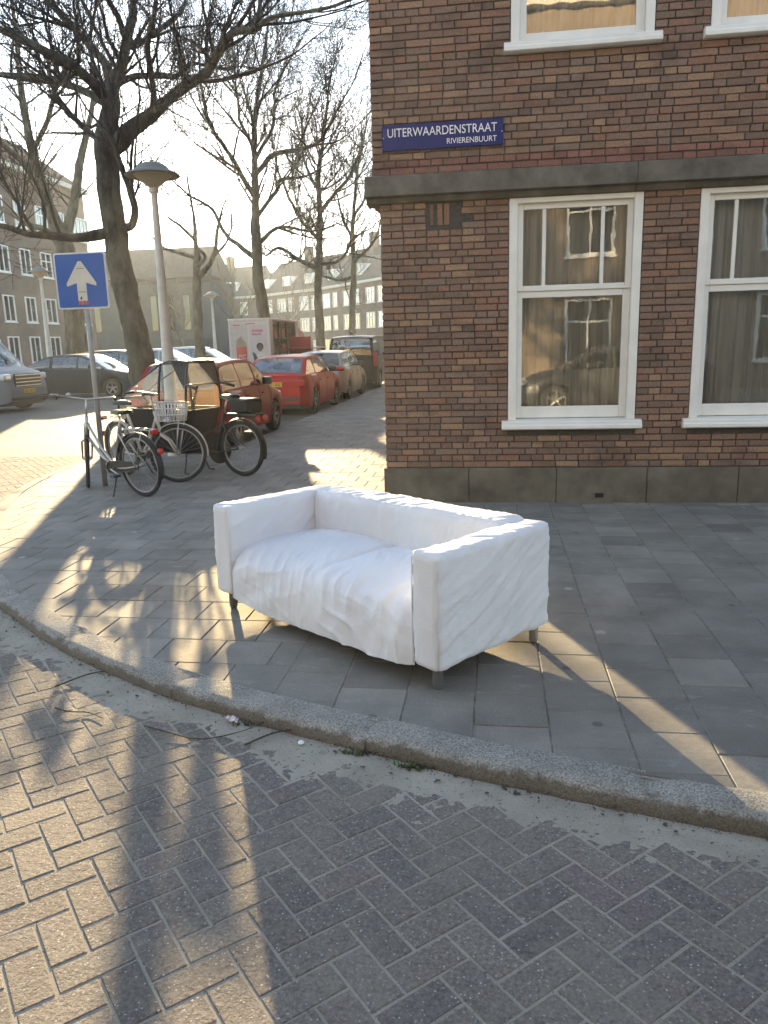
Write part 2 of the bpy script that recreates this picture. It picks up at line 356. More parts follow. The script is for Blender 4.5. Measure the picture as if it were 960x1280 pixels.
# walking right to left along the kerb the road lies on the left hand
KARR = np.array([[p.x, p.y] for p in KIN]); KW = 0.155
def kerb_side(x, y):          # signed distance to the kerb's inner line (+ = road side), with its nearest point and normal
    d = (KARR[:, 0] - x) ** 2 + (KARR[:, 1] - y) ** 2; i = int(d.argmin()); n = KN[i]
    return (x - KIN[i].x) * n.x + (y - KIN[i].y) * n.y, i
def clip(poly, p, n):         # keep the part with (q-p).n <= 0
    out = []
    for a, b in zip(poly, poly[1:] + poly[:1]):
        da = (a[0] - p[0]) * n[0] + (a[1] - p[1]) * n[1]; db = (b[0] - p[0]) * n[0] + (b[1] - p[1]) * n[1]
        if da <= 0: out.append(a)
        if da * db < 0: t = da / (da - db); out.append((a[0] + (b[0] - a[0]) * t, a[1] + (b[1] - a[1]) * t))
    return out
def area(p): return 0.5 * sum(a[0] * b[1] - b[0] * a[1] for a, b in zip(p, p[1:] + p[:1]))

ground = MB().add([(-150, -60, -0.16), (120, -60, -0.16), (120, 190, -0.16), (-150, 190, -0.16)], [(0, 1, 2, 3)]).build('ground', MATS['far_road']); tag(ground, kind='structure')

# pavement: a bed of dark soil in the joints and 30 cm tiles laid on it
pave = MB()
bedpoly = [(p.x + n.x * 0.03, p.y + n.y * 0.03) for p, n in zip(KIN, KN)]
rows = []
for x, y in bedpoly:
    if y < 7.6: tx, ty = (max(x, -0.9), 7.6) if x > -1.0 else (-1.0, 7.6)
    else: tx, ty = -1.0, y
    rows.append([(x + (tx - x) * k / 4, y + (ty - y) * k / 4, -0.0048) for k in range(5)])
pave.grid(rows)
pavement = pave.build('pavement', MATS['joint_sand']); tag(pavement, kind='structure')
tiles = []                    # (polygon, centre, whole?)
def tile_add(x0, y0, x1, y1, kind):
    g = 0.0025; cx, cy_ = (x0 + x1) / 2, (y0 + y1) / 2
    poly = [(x0 + g, y0 + g), (x1 - g, y0 + g), (x1 - g, y1 - g), (x0 + g, y1 - g)]
    whole = True
    if kind == 'r':
        if y0 > 7.5: return
        if y1 > 7.51: poly = clip(poly, (0, 7.51), (0, 1)); whole = False
    else:
        lim = -0.985 if y0 < 7.5 else -1.06
        if x0 > lim - 0.01 or y0 > 55: return
        if x1 > lim: poly = clip(poly, (lim, 0), (1, 0)); whole = False
    s, i = kerb_side(cx, cy_)
    if s > 0.19: return
    if s > -0.24:
        n = KN[i]; poly2 = clip(poly, (KIN[i].x + n.x * 0.012, KIN[i].y + n.y * 0.012), (n.x, n.y))
        if len(poly2) < 3: return
        if len(poly2) != 4 or abs(area(poly2) - area(poly)) > 1e-6: whole = False
        poly = poly2
    if len(poly) < 3 or area(poly) < 0.0012: return
    tiles.append((poly, (cx, cy_), whole))
PT = 0.308
for k in range(-5, 30):
    x0 = 0.545 + PT * k
    for j in range(-8, 20): y0 = 3.57 + PT * j + (PT / 2 if k % 2 else 0); tile_add(x0, y0, x0 + PT, y0 + PT, 'r')
for k in range(-4, 170):
    y0 = 4.10 + PT * k
    for j in range(-18, 4): x0 = -1.73 + PT * j + (PT / 2 if k % 2 else 0); tile_add(x0, y0, x0 + PT, y0 + PT, 'l')
best = seen_first([(t[1][0], t[1][1], 0) for t in tiles])
h = PT / 2 - 0.0025
tile_me = MB().prism([(-h, -h), (h, -h), (h, h), (-h, h)], -0.05, 0, 0.004).mesh('tile', MATS['tile'])
rest = MB()
for i, (poly, c, whole) in enumerate(tiles):
    dz = random.uniform(-0.0022, 0.0018); tx, ty = random.gauss(0, 0.004), random.gauss(0, 0.004)
    if i in best:
        if whole: inst(tile_me, 'tile', pavement, (c[0], c[1], dz), (tx, ty, random.gauss(0, 0.004)))
        else:
            m = MB().prism([(x - c[0], y - c[1]) for x, y in poly], -0.05, 0, 0.004); o = m.build('tile', MATS['tile'], pavement); o.location = (c[0], c[1], dz)
    else:
        rest.prism(poly, -0.05, dz, 0.004)
tag(rest.build('tile_field', MATS['tile'], pavement), kind='stuff')

# kerb stones
kerb = empty('kerb', kind='structure')
prof = [(0.0, -0.04), (0.0, 0.003), (0.018, 0.005), (0.11, -0.001), (0.132, -0.006), (0.146, -0.017), (0.152, -0.030), (0.156, -0.06), (0.158, -0.13)]
acc = 0; cur = []; seglen = 0.98
def kerb_stone(ix):
    P = []; oz, on = random.gauss(0, .0025), random.gauss(0, .004)
    for q, i in enumerate(ix):
        p, n = KIN[i], KN[i]; row = []
        tdir = Vector((n.y, -n.x)); shrink = 0.010 * (1 if q == 0 else (-1 if q == len(ix) - 1 else 0))
        for a, z in prof:
            wob = mnoise.noise(Vector((p.x * 9, p.y * 9, a * 30))) * 0.006 + mnoise.noise(Vector((p.x * 31, p.y * 31, a * 40))) * 0.003 + on
            row.append((p.x + n.x * (a + wob) - tdir.x * shrink, p.y + n.y * (a + wob) - tdir.y * shrink, z + (wob - on) * 0.6 + oz - (0.014 if q in (0, len(ix) - 1) and 0.01 < a < 0.15 else 0)))
        P.append(row)
    m = MB().grid(P); c = len(prof)
    m.f.append(tuple(range(c))); m.f.append(tuple(reversed(range(len(m.v) - c, len(m.v)))))
    m.build('kerb_stone', MATS['kerb'], kerb, auto=50)
start = 0
for i in range(1, len(KIN)):
    acc += (KIN[i] - KIN[i - 1]).length
    if acc >= seglen or i == len(KIN) - 1:
        if KIN[i].x < 9 and KIN[i].y < 45: kerb_stone(list(range(start, i + 1)))
        start = i; acc = 0

# road: herringbone bricks in sand
road = MB().add([(-13.5, -9, ROADZ - 0.0030), (16, -9, ROADZ - 0.0030), (16, 13, ROADZ - 0.0030), (-13.5, 13, ROADZ - 0.0030)], [(0, 1, 2, 3)]).build('road', MATS['sand']); tag(road, kind='structure')
bw_ = 0.1055; ca, sa = math.cos(R(42)), math.sin(R(42))
bricks = []
def rb(a0, b0, a1, b1):
    g = 0.0045; P = []
    for a, b in ((a0 + g, b0 + g), (a1 - g, b0 + g), (a1 - g, b1 - g), (a0 + g, b1 - g)): P.append((a * ca - b * sa, a * sa + b * ca))
    cx = sum(p[0] for p in P) / 4; cy_ = sum(p[1] for p in P) / 4
    if cx < -11 or cx > 5 or cy_ < -1.2 or cy_ > 11.5: return
    if cy_ > 3.2 and cx > -1.5: return
    s, i = kerb_side(cx, cy_)
    whole = True
    if s < KW - 0.14: return
    if s < KW + 0.15:
        n = KN[i]; P2 = clip(P, (KIN[i].x + n.x * (KW + .006), KIN[i].y + n.y * (KW + .006)), (-n.x, -n.y))
        if len(P2) < 3 or area(P2) < 0.0006: return
        if abs(area(P2) - area(P)) > 1e-6: whole = False
        P = P2
    bricks.append((P, (cx, cy_), whole, abs((a1 - a0)) > abs(b1 - b0)))
for x in range(-120, 150):
    for y in range(-120, 150):
        k = (x - y) % 4
        if k == 0: rb(x * bw_, y * bw_, (x + 2) * bw_, (y + 1) * bw_)
        elif k == 3: rb(x * bw_, y * bw_, (x + 1) * bw_, (y + 2) * bw_)
best = seen_first([(b[1][0], b[1][1], ROADZ) for b in bricks])
def rmesh(w2, h2): return MB().prism([(-w2, -h2), (w2, -h2), (w2, h2), (-w2, h2)], -0.05, 0, 0.0032).mesh('paving_brick', MATS['road_brick'])
brick_me = rmesh(bw_ - 0.0045, bw_ / 2 - 0.0045); rest = MB()
for i, (poly, c, whole, hor) in enumerate(bricks):
    dz = ROADZ + random.gauss(0.0003, 0.0007)
    if i in best:
        if whole: inst(brick_me, 'paving_brick', road, (c[0], c[1], dz), (random.gauss(0, .0045), random.gauss(0, .0045), R(42) + (0 if hor else R(90)) + random.gauss(0, .008)))
        else:
            m = MB().prism([(x - c[0], y - c[1]) for x, y in poly], -0.05, 0, 0.0032); o = m.build('paving_brick', MATS['road_brick'], road); o.location = (c[0], c[1], dz)
    else: rest.prism(poly, dz - 0.05, dz, 0.0032)
tag(rest.build('paving_field', MATS['road_brick'], road), kind='stuff')

# sand washed up in the gutter
P = []
for i in range(len(KIN)):
    p, n = KIN[i], KN[i]
    if p.x > 3 or p.y > 8.5: continue
    for sub in range(9):
        t = sub / 9; q = KIN[min(i + 1, len(KIN) - 1)]; px, py = p.x + (q.x - p.x) * t, p.y + (q.y - p.y) * t
        row = []
        for j in range(60):
            dd = 0.60 * (j / 59) ** 1.2; x, y = px + n.x * (KW + dd), py + n.y * (KW + dd)
            big = mnoise.noise(Vector((x * 1.9, y * 1.9, 0))); f = mnoise.fractal(Vector((x * 22, y * 22, 3)), 0.55, 2.1, 5)
            z = ROADZ - 0.0052 + 0.0100 * math.exp(-((dd / (0.27 + 0.12 * big)) ** 1.4)) + 0.0026 * f
            row.append((x, y, z))
        P.append(row)
tag(MB().grid(P).build('gutter_sand', MATS['sand'], None, True), 'pale sand lying in the gutter along the kerb', 'sand', kind='stuff')

# street surface beyond the corner, raised a little towards the square
fr = MB()
fr.grid([[(x, y, ROADZ - 0.001 if x > -9.5 else ROADZ - 0.001 + 0.10 * min(1, (-9.5 - x) / 3)) for x in (-4.1, -5, -6.3, -8, -9.5, -11, -12.5, -16, -24, -40)] for y in (11.5, 13, 20, 30, 45, 70, 140)])
tag(fr.build('street', MATS['far_road']), kind='structure')
fr = MB(); fr.grid([[(x, y, ROADZ - 0.003 if x > -9.5 else ROADZ - 0.003 + 0.10 * min(1, (-9.5 - x) / 3)) for x in (-11.05, -12.5, -16, -24, -60)] for y in (-9, 0, 6, 11.5)])
tag(fr.build('street', MATS['far_road']), kind='structure')

# ------------------------------------------------------------------ corner house
house = empty('corner_house', (0, 7.547, 0), label='brown brick corner house with white sash windows and a stone ledge', cat='house')
WY = 0.0                                     # face of the brickwork in the house's own coordinates
OPEN = [(0.145, 0.70, 1.335, 2.842), (1.815, 0.70, 3.005, 2.842), (3.485, 0.70, 4.675, 2.842), (0.145, 3.99, 1.365, 6.05), (1.815, 3.99, 3.035, 6.05), (3.485, 3.99, 4.705, 6.05)]
XL, XR, ZT = -1.05, 6.0, 6.4
def in_open(x, z):
    return any(a < x < c and b < z < d for a, b, c, d in OPEN)
def free_spans(z, x0, x1):
    cuts = sorted((a, c) for a, b, c, d in OPEN if b - 0.02 < z < d - 0.002); out = []; x = x0
    for a, c in cuts:
        if a > x: out.append((x, min(a, x1)))
        x = max(x, c)
    if x < x1: out.append((x, x1))
    return out
# mortar bed, one wall sheet with the openings left free
mb_ = MB(); xs = sorted(set([XL + 0.012, 4.9] + [v for o in OPEN for v in (o[0], o[2])])); zs = sorted(set([0.0, ZT] + [v for o in OPEN for v in (o[1], o[3])]))
for i in range(len(xs) - 1):
    for j in range(len(zs) - 1):
        if not in_open((xs[i] + xs[i + 1]) / 2, (zs[j] + zs[j + 1]) / 2): mb_.box((xs[i], WY + 0.009, zs[j]), (xs[i + 1], WY + 0.25, zs[j + 1]))
mb_.build('mortar_wall', MATS['mortar'], house)
wb = []                                      # (x0, x1, z0, z1, material)
COURSE = 0.0620; J = 0.010
def course(z, k, mat, x0=XL):
    for a, b in free_spans(z + 0.03, x0, 4.9):
        x = a + 0.004
        first = True
        while x < b - 0.02:
            r = random.random()
            if first: Lb = 0.100 if k % 2 else 0.21
            elif k % 2: Lb = 0.10 if r < 0.86 else 0.21
            else: Lb = 0.21 if r < 0.80 else (0.10 if r < 0.93 else 0.155)
            if first and not k % 2 and r < 0.5: Lb = 0.155
            first = False
            Lb += random.gauss(0, 0.003)
            if b - x - Lb < 0.05: Lb = b - x - 0.004
            wb.append((x, x + Lb, z + J / 2, z + COURSE - J / 2, mat)); x += Lb + J
z = 0.343; k = 0
while z < 2.80:
    course(z, k, 'brick'); z += COURSE; k += 1
z = 3.066
for j in range(2): course(z, j, 'brick_red', -1.105); z += COURSE
while z < 6.35: course(z, k, 'brick', -1.105); z += COURSE; k += 1
vent = (-0.587, -0.375, 2.605, 2.80)
wb = [b for b in wb if not (b[1] > vent[0] and b[0] < vent[1] and b[3] > vent[2] and b[2] < 2.83)]
best = seen_first([((b[0] + b[1]) / 2, 7.547, (b[2] + b[3]) / 2) for b in wb], 298)
rest = {'brick': MB(), 'brick_red': MB()}; shared = {}
def brick_geo(m, x0, x1, z0, z1, y0, y1, jit=True):
    e = 0.0035
    j = (lambda: random.uniform(-0.0018, 0.0018)) if jit else (lambda: 0)
    vs_ = [(x0 + j(), y1, z0 + j()), (x1 + j(), y1, z0 + j()), (x1 + j(), y1, z1 + j()), (x0 + j(), y1, z1 + j())]
    front = [(x + (e if i in (0, 3) else -e), y0, zz + (e if i < 2 else -e)) for i, (x, _, zz) in enumerate(vs_)]
    mid = [(x, y0 + e, zz) for x, _, zz in vs_]
    m.add(vs_ + mid + front, [(0, 1, 5, 4), (1, 2, 6, 5), (2, 3, 7, 6), (3, 0, 4, 7), (4, 5, 9, 8), (5, 6, 10, 9), (6, 7, 11, 10), (7, 4, 8, 11), (8, 9, 10, 11)])
for i, (x0, x1, z0, z1, mt) in enumerate(wb):
    pr = random.uniform(-0.0045, 0.002); pr += -0.004 if random.random() < .06 else 0
    if i in best:
        key = (round((x1 - x0) / 0.006), mt)
        if key not in shared:
            m = MB(); hw = (x1 - x0) / 2; brick_geo(m, -hw, hw, -(z1 - z0) / 2, (z1 - z0) / 2, 0, 0.1); shared[key] = m.mesh('brick', MATS[mt])
        inst(shared[key], 'brick', house, ((x0 + x1) / 2, WY + pr, (z0 + z1) / 2), (0, random.gauss(0, 0.006), 0))
    else: brick_geo(rest[mt], x0, x1, z0, z1, WY + pr, WY + 0.1)
for mt, m in rest.items(): tag(m.build('brickwork', MATS[mt], house), kind='stuff')
# little air vent of upright bricks under the ledge
m = MB()
for x0, x1 in ((-0.575, -0.545), (-0.508, -0.462), (-0.445, -0.398)): m.box((x0, WY - 0.001, 2.615), (x1, WY + 0.08, 2.80))
m.build('vent_bricks', MATS['brick'], house)
MB().box((vent[0], WY + 0.05, vent[2]), (vent[1], WY + 0.1, 2.82)).build('vent_opening', BLACK, house)
# plinth blocks
px = [-1.07, -0.227, 0.617, 1.465, 2.294, 3.13, 3.97, 4.9]
for a, b in zip(px, px[1:]):
    o = MB().box((a + 0.003, WY - 0.022, -0.05), (b - 0.003, WY + 0.06, 0.338)).build('plinth_block', MATS['plinth'], house); bevel(o, 0.006)
MB().box((-1.065, WY - 0.004, 0.0), (4.9, WY + 0.02, 0.332)).build('plinth_mortar', MATS['mortar'], house)
o = MB().box((0.965, WY - 0.030, 0.035), (1.085, WY - 0.0225, 0.105)).build('air_grille_frame', MATS['stone_trim'], house)
MB().box((0.985, WY - 0.034, 0.048), (1.065, WY - 0.028, 0.092)).build('air_grille', BLACK, house)
# the ledge
lx = [-1.165, 1.25, 3.4, 4.9]
for a, b in zip(lx, lx[1:]):
    m = MB(); P = [(WY + 0.08, 2.80), (WY - 0.035, 2.82), (WY - 0.06, 2.865), (WY - 0.117, 2.872), (WY - 0.120, 3.045), (WY - 0.02, 3.064), (WY + 0.08, 3.064)]
    for x in (a + 0.001, b - 0.001): m.v += [(x, y, zz) for y, zz in P]
    n = len(P); m.f += [(i, (i + 1) % n, n + (i + 1) % n, n + i) for i in range(n)] + [tuple(reversed(range(n))), tuple(range(n, 2 * n))]
    bevel(m.build('ledge', MATS['stone_trim'], house), 0.006)
# side wall to the street, rear and roof (material bricks, out of the photograph)
def m_wallbrick(name, c1, c2, mort, sc_=1.0):
    t = NT(name); g = t.n('ShaderNodeNewGeometry'); s = t.n('ShaderNodeSeparateXYZ'); cb = t.n('ShaderNodeCombineXYZ'); t.l(g.outputs['Position'], s.inputs[0])
    t.l(t.math('ADD', s.outputs[0], s.outputs[1]), cb.inputs[0]); t.l(s.outputs[2], cb.inputs[1])
    br = t.n('ShaderNodeTexBrick', Scale=4.0 * sc_); t.l(cb.outputs[0], br.inputs['Vector']); br.inputs['Color1'].default_value = (*c1, 1); br.inputs['Color2'].default_value = (*c2, 1); br.inputs['Mortar'].default_value = (*mort, 1)
    br.inputs['Mortar Size'].default_value = 0.012; br.inputs['Brick Width'].default_value = 0.88; br.inputs['Row Height'].default_value = 0.25
    n1 = t.noise(t.pos(), 0.5, 5); t.col(t.mix(1.0, br.outputs['Color'], t.ramp(n1, [(0.3, 0.75), (0.7, 1.25)]), 'MULTIPLY')); t.rough(0.9); t.bump(br.outputs['Fac'], 0.4, 0.01); MATS[name] = t.m
m_wallbrick('wall_far', (0.115, 0.07, 0.054), (0.155, 0.085, 0.062), (0.06, 0.052, 0.045))
m_wallbrick('wall_left', (0.165, 0.115, 0.085), (0.195, 0.135, 0.10), (0.09, 0.08, 0.07))
m_wallbrick('wall_opposite', (0.185, 0.142, 0.105), (0.215, 0.165, 0.12), (0.16, 0.14, 0.11))
m_wallbrick('wall_row', (0.13, 0.095, 0.075), (0.16, 0.115, 0.09), (0.09, 0.08, 0.07))
MB().box((XL, 0.105, 0.0), (-0.85, 30, 2.8)).box((-1.105, 0.105, 2.8), (-0.85, 30, 10.2)).build('side_wall', MATS['wall_far'], house)
MB().box((4.9, 0.0, 0.0), (14, 0.25, 10.2)).box((-1.105, 0.0, 6.45), (4.9, 0.25, 10.2)).build('front_wall', MATS['wall_far'], house)
MB().box((-1.2, -0.25, 10.2), (14, 30, 10.5)).build('roof', MATS['stone_trim'], house)
MB().box((-0.84, 6.0, 0), (13.8, 6.2, 10.1)).build('inner_wall', plain('room_wall', (0.30, 0.27, 0.22), 0.9), house)
MB().box((-0.84, 0.26, 2.85), (13.8, 6.0, 3.05)).box((-0.84, 0.26, -0.02), (13.8, 6.0, 0.06)).build('storey_floor', plain('room_floor', (0.12, 0.08, 0.05), 0.7), house)
# windows
CURT = None
def m_curtain(name, c):
    t = NT(name); t.col(t.ramp(t.noise(t.obj((1, 1, 0.15)), 14, 4), [(0.3, tuple(x * 0.75 for x in c)), (0.7, c)])); t.rough(0.95)
    t.b.inputs['Transmission Weight'].default_value = 0.0; MATS[name] = t.m
m_curtain('curtain', (0.82, 0.84, 0.82)); m_curtain('curtain_grey', (0.86, 0.90, 0.92))
def wbar(m, x0, z0, x1, z1, y0, y1): m.box((x0, y0, z0), (x1, y1, z1))
def sash_window(x0, z0, x1, z1, curtain, upper=False, meet=None):
    wd = empty('window'); wd.parent = house; wd.location = (x0, WY, z0)
    W_, H_ = x1 - x0, z1 - z0
    f = MB(); fw = 0.062                      # outer frame, nearly flush with the bricks
    for a in ((0.004, 0.10, fw + 0.018, H_ - 0.004), (W_ - fw - 0.018, 0.10, W_ - 0.004, H_ - 0.004)): wbar(f, a[0], a[1], a[2], a[3], 0.0, 0.12)
    wbar(f, fw + 0.018, H_ - fw - 0.01, W_ - fw - 0.018, H_ - 0.004, 0.001, 0.12); bevel(f.build('frame', WHITE, wd), 0.005)
    s = MB(); s.v = []                        # the sill
    P = [(0.10, 0.008), (-0.045, 0.008), (-0.075, 0.02), (-0.075, 0.052), (-0.062, 0.06), (-0.062, 0.085), (-0.05, 0.094), (0.10, 0.112)]
    for x in (-0.055, W_ + 0.055): s.v += [(x, y, zz) for y, zz in P]
    n = len(P); s.f += [((i + 1) % n, i, n + i, n + (i + 1) % n) for i in range(n)] + [tuple(range(n)), tuple(reversed(range(n, 2 * n)))]
    bevel(s.build('sill', WHITE, wd), 0.004)
    ix0, ix1 = fw + 0.018, W_ - fw - 0.018
    zb, zt_ = 0.115, H_ - fw - 0.01
    zm = meet if meet else None
    def sash(za, zb_, y, rails, bars):
        m = MB(); l, r, b, t_ = rails
        wbar(m, ix0 + 0.001, za, ix0 + l, zb_, y, y + 0.045); wbar(m, ix1 - r, za, ix1 - 0.001, zb_, y, y + 0.045)
        wbar(m, ix0 + l, za, ix1 - r, za + b, y + 0.001, y + 0.045); wbar(m, ix0 + l, zb_ - t_, ix1 - r, zb_, y + 0.001, y + 0.045)
        sh = m.build('sash', WHITE, wd); bevel(sh, 0.004)
        gx = [ix0 + l] + bars + [ix1 - r]
        for bx in bars: bevel(MB().box((bx - 0.017, y + 0.008, za + b), (bx + 0.017, y + 0.04, zb_ - t_)).build('glazing_bar', WHITE, wd), 0.004)
        for a, b2 in zip(gx, gx[1:]): MB().box((a + (0.017 if a in bars else 0), y + 0.024, za + b), (b2 - (0.017 if b2 in bars else 0), y + 0.028, zb_ - t_)).build('pane', MATS['glass'], wd)
    if upper:
        sash(zb, zt_, 0.05, (0.06, 0.075, 0.07, 0.06), [])
    else:
        sash(zm, zt_, 0.045, (0.052, 0.052, 0.05, 0.052), [0.467 - 0.145, 0.99 - 0.145])
        sash(zb, zm - 0.002, 0.062, (0.052, 0.065, 0.11, 0.058), [])
    rows = []                                  # the curtain behind the glass
    for zz in np.linspace(0.12, H_ - 0.1, 8):
        row = []
        for q in range(130):
            u = q / 129; x = 0.03 + u * (W_ - 0.06); ph = u * 2 * math.pi * 9 + 1.3 * math.sin(u * 11) + 0.4 * math.sin(zz * 2 + u * 5)
            row.append((x, 0.19 + 0.028 * math.sin(ph) + 0.012 * math.sin(ph * 2.3 + 1), zz))
        rows.append(row)
    MB().grid(rows).build('curtain', MATS[curtain], wd, True)
    MB().box((0, 0.12, 0.02), (0.004, 0.25, H_)).box((W_ - .004, 0.12, 0.02), (W_, 0.25, H_)).box((0, 0.12, 0.0), (W_, 0.25, 0.02)).box((0.004, 0.12, H_ - .02), (W_ - .004, 0.25, H_)).build('reveal', WHITE, wd)
for i, (a, b, c, d) in enumerate(OPEN):
    sash_window(a, b, c, d, 'curtain' if i in (0, 3, 5) else 'curtain_grey', i >= 3, 2.0 - b - 0.003 if i < 3 else None)

# street name sign
BLUE = plain('enamel_blue', (0.010, 0.018, 0.120), 0.5, var=0.1, spec=0.3); SIGNW = plain('enamel_white', (0.78, 0.78, 0.76), 0.3)
sg = empty('street_name_sign', (-0.455, 7.547 - 0.012, 3.38), label='dark blue enamel street name sign with white lettering on the brick wall', cat='sign')
bevel(MB().box((-0.548, -0.012, -0.111), (0.545, 0.006, 0.111)).build('plate', BLUE, sg), 0.006)
text('UITERWAARDENSTRAAT', 'lettering', SIGNW, 0.105, (-0.502, -0.0125, 0.005), (R(90), 0, 0), sg, 0.985)
text('RIVIERENBUURT', 'lettering', SIGNW, 0.066, (0.037, -0.0125, -0.076), (R(90), 0, 0), sg, 0.445)
for sx in (-0.535, 0.532): MB().lathe([(0.006, 0.0), (0.006, 0.004), (0.0, 0.005)], 8, (sx, -0.017, 0.0), 'y').build('screw', STEEL, sg)

# ------------------------------------------------------------------ the sofa
sofa = empty('sofa', (-1.653, 4.299, 0.0), R(-37.8), 'low white two seater sofa with a loose crumpled slipcover on the pavement', 'sofa')
def nz(x, y, z): return mnoise.noise(Vector((x, y, z)))
def ridge(v, k=1.0): return (1 - abs(v)) ** k
def rbox(a, b, r, step, disp, skip=()):
    (x0, y0, z0), (x1, y1, z1) = a, b; bm = bmesh.new(); vm = {}
    cs = [(np.linspace(p, q, max(3, int((q - p) / step) + 1))) for p, q in zip(a, b)]
    def vert(p):
        k = tuple(round(c, 5) for c in p)
        if k not in vm:
            q = Vector((min(max(p[0], x0 + r), x1 - r), min(max(p[1], y0 + r), y1 - r), min(max(p[2], z0 + r), z1 - r)))
            n = Vector(p) - q; n.normalize(); s = q + n * r; s = s + disp(s, n); vm[k] = bm.verts.new(s)
        return vm[k]
    for ax in range(3):
        u, v = [(1, 2), (2, 0), (0, 1)][ax]
        for side in (0, 1):
            if (ax, side) in skip: continue
            cst = cs[ax][-1] if side else cs[ax][0]
            for i in range(len(cs[u]) - 1):
                for j in range(len(cs[v]) - 1):
                    quad = []
                    for di, dj in ((0, 0), (1, 0), (1, 1), (0, 1)):
                        p = [0, 0, 0]; p[ax] = cst; p[u] = cs[u][i + di]; p[v] = cs[v][j + dj]; quad.append(vert(p))
                    if not side: quad.reverse()
                    try: bm.faces.new(quad)
                    except ValueError: pass
    return bm
def bmobj(bm, name, mat, parent, smooth=True):
    me = bpy.data.meshes.new(name); bm.to_mesh(me); bm.free(); me.materials.append(mat)
    if smooth: me.polygons.foreach_set('use_smooth', [True] * len(me.polygons))
    o = bpy.data.objects.new(name, me); col.objects.link(o); o.parent = parent; return o
AW, HEM, TOP = 0.165, 0.105, 0.655
def wr_dir(a, b, sharp, freq, warp):         # folds running along a direction: a = across the folds, b = along them
    w1 = nz(b * 1.7, a * 1.3, 4.2) * warp
    return ridge(nz((a + w1) * freq, b * 0.9, 1.7), sharp)
def crs(x, y, s_, k=0.2):      # a sharp crease where the noise passes zero
    return max(0.0, 1 - abs(nz(x, y, s_)) / k) * max(0.0, min(1.0, 0.55 + 1.6 * nz(x * 0.23 + 7, y * 0.35, s_ + 3)))
def arm_disp(p, n, seed):
    d = 0.0
    if abs(n.x) > 0.6:       # outer and inner side: shallow folds climbing towards the back
        a = p.z * 0.90 - p.y * 0.43; b = p.y * 0.9 + p.z * 0.43
        d += 0.0068 * (wr_dir(a, b + seed, 5, 8, 0.14) - 0.3) + 0.0046 * (wr_dir(a * 1.1 + 3, b + seed, 4, 19, 0.09) - 0.3) + 0.0022 * nz(p.y * 17, p.z * 17, seed)
        wq = 0.05 * nz(p.y * 6, p.z * 6, 3); d += 0.0030 * crs((a + wq) * 11, b * 2.2, seed + 1, .22) + 0.0022 * crs((a + wq) * 22, b * 4, seed + 5, .25) + 0.0030 * crs((p.z + .3 * p.y + wq) * 18, p.y * 3, seed + 9, .2) * math.exp(-p.y / .15) + 0.008 * nz(p.y * 3, p.z * 3, seed)
        d += -0.010 * math.exp(-((p.z - HEM) / 0.08) ** 2) * nz(p.y * 9, seed, 1)
    if n.z > 0.6: d += 0.0035 * crs((p.y - p.x * .9 + .05 * nz(p.y * 7, p.x * 7, 2)) * 9, p.x * 5, seed + 3, .25) + 0.006 * (wr_dir(p.y - p.x * 0.8, p.x + seed, 4, 12, 0.07) - 0.35) + 0.006 * nz(p.y * 4, p.x * 4, seed)
    if n.y < -0.6: d += 0.004 * nz(p.x * 9, p.z * 4, seed) + 0.003 * (wr_dir(p.z + p.x * 0.4, p.x + seed, 3, 10, 0.05) - 0.3)
    hem = Vector((0, 0, 0))
    if p.z < HEM + 0.04: hem.z = 0.008 * nz(p.x * 6 + p.y * 6, seed, 7)
    return n * d + hem
skip = ((2, 0),)
for nm, xa, seed in (('armrest', 0.0, 2.3), ('armrest', 1.8 - AW, 8.1)):
    bm = rbox((xa, 0.0, HEM), (xa + AW, 0.86, TOP - 0.005), 0.032, 0.0125, lambda p, n: arm_disp(p, n, seed), skip)
    bmobj(bm, nm, MATS['fabric'], sofa)
def back_disp(p, n):
    d = 0.0
    if n.y < -0.5:           # the front of the backrest: soft hollows, folds running down from the top
        d += 0.012 * nz(p.x * 2.2, p.z * 3, 5) + 0.006 * (wr_dir(p.x + p.z * 0.35, p.z, 4, 8, 0.08) - 0.3) + 0.0035 * (wr_dir(p.x - 0.2 * p.z, p.z + 5, 3, 19, 0.06) - 0.3)
        d += 0.034 * abs(math.sin((p.x - 0.165) * math.pi / 0.735)) ** .6 * math.sin(math.pi * min(1, max(0, (p.z - .36) / .34))) ** .5
        wq = 0.07 * nz(p.x * 5, p.z * 5, 3); d += 0.0075 * crs((p.x + .5 * p.z + wq) * 6, p.z * 2.5, 2.2, .22) + 0.0050 * crs((p.x - .4 * p.z + wq) * 13, p.z * 4, 6.2, .25)
    if n.z > 0.5: d += 0.0040 * crs((p.x - p.y * .6 + .06 * nz(p.x * 6, p.y * 6, 1)) * 8, p.y * 5, 4.4, .28) + 0.012 * nz(p.x * 2.4, p.y * 4, 1) + 0.006 * (wr_dir(p.x - p.y * 0.5, p.y, 3, 15, 0.08) - 0.3)
    if n.y > 0.5: d += 0.006 * (wr_dir(p.x, p.z, 3, 7, 0.1) - 0.3)
    return n * d
bm = rbox((AW - 0.012, 0.655, HEM), (1.8 - AW + 0.012, 0.878, TOP + 0.004), 0.05, 0.0125, back_disp, skip)
for v in bm.verts:           # the backrest leans back a little
    v.co.y += -0.05 * max(0, (0.5 - v.co.z)) if v.co.y < 0.78 else 0
bmobj(bm, 'backrest', MATS['fabric'], sofa)
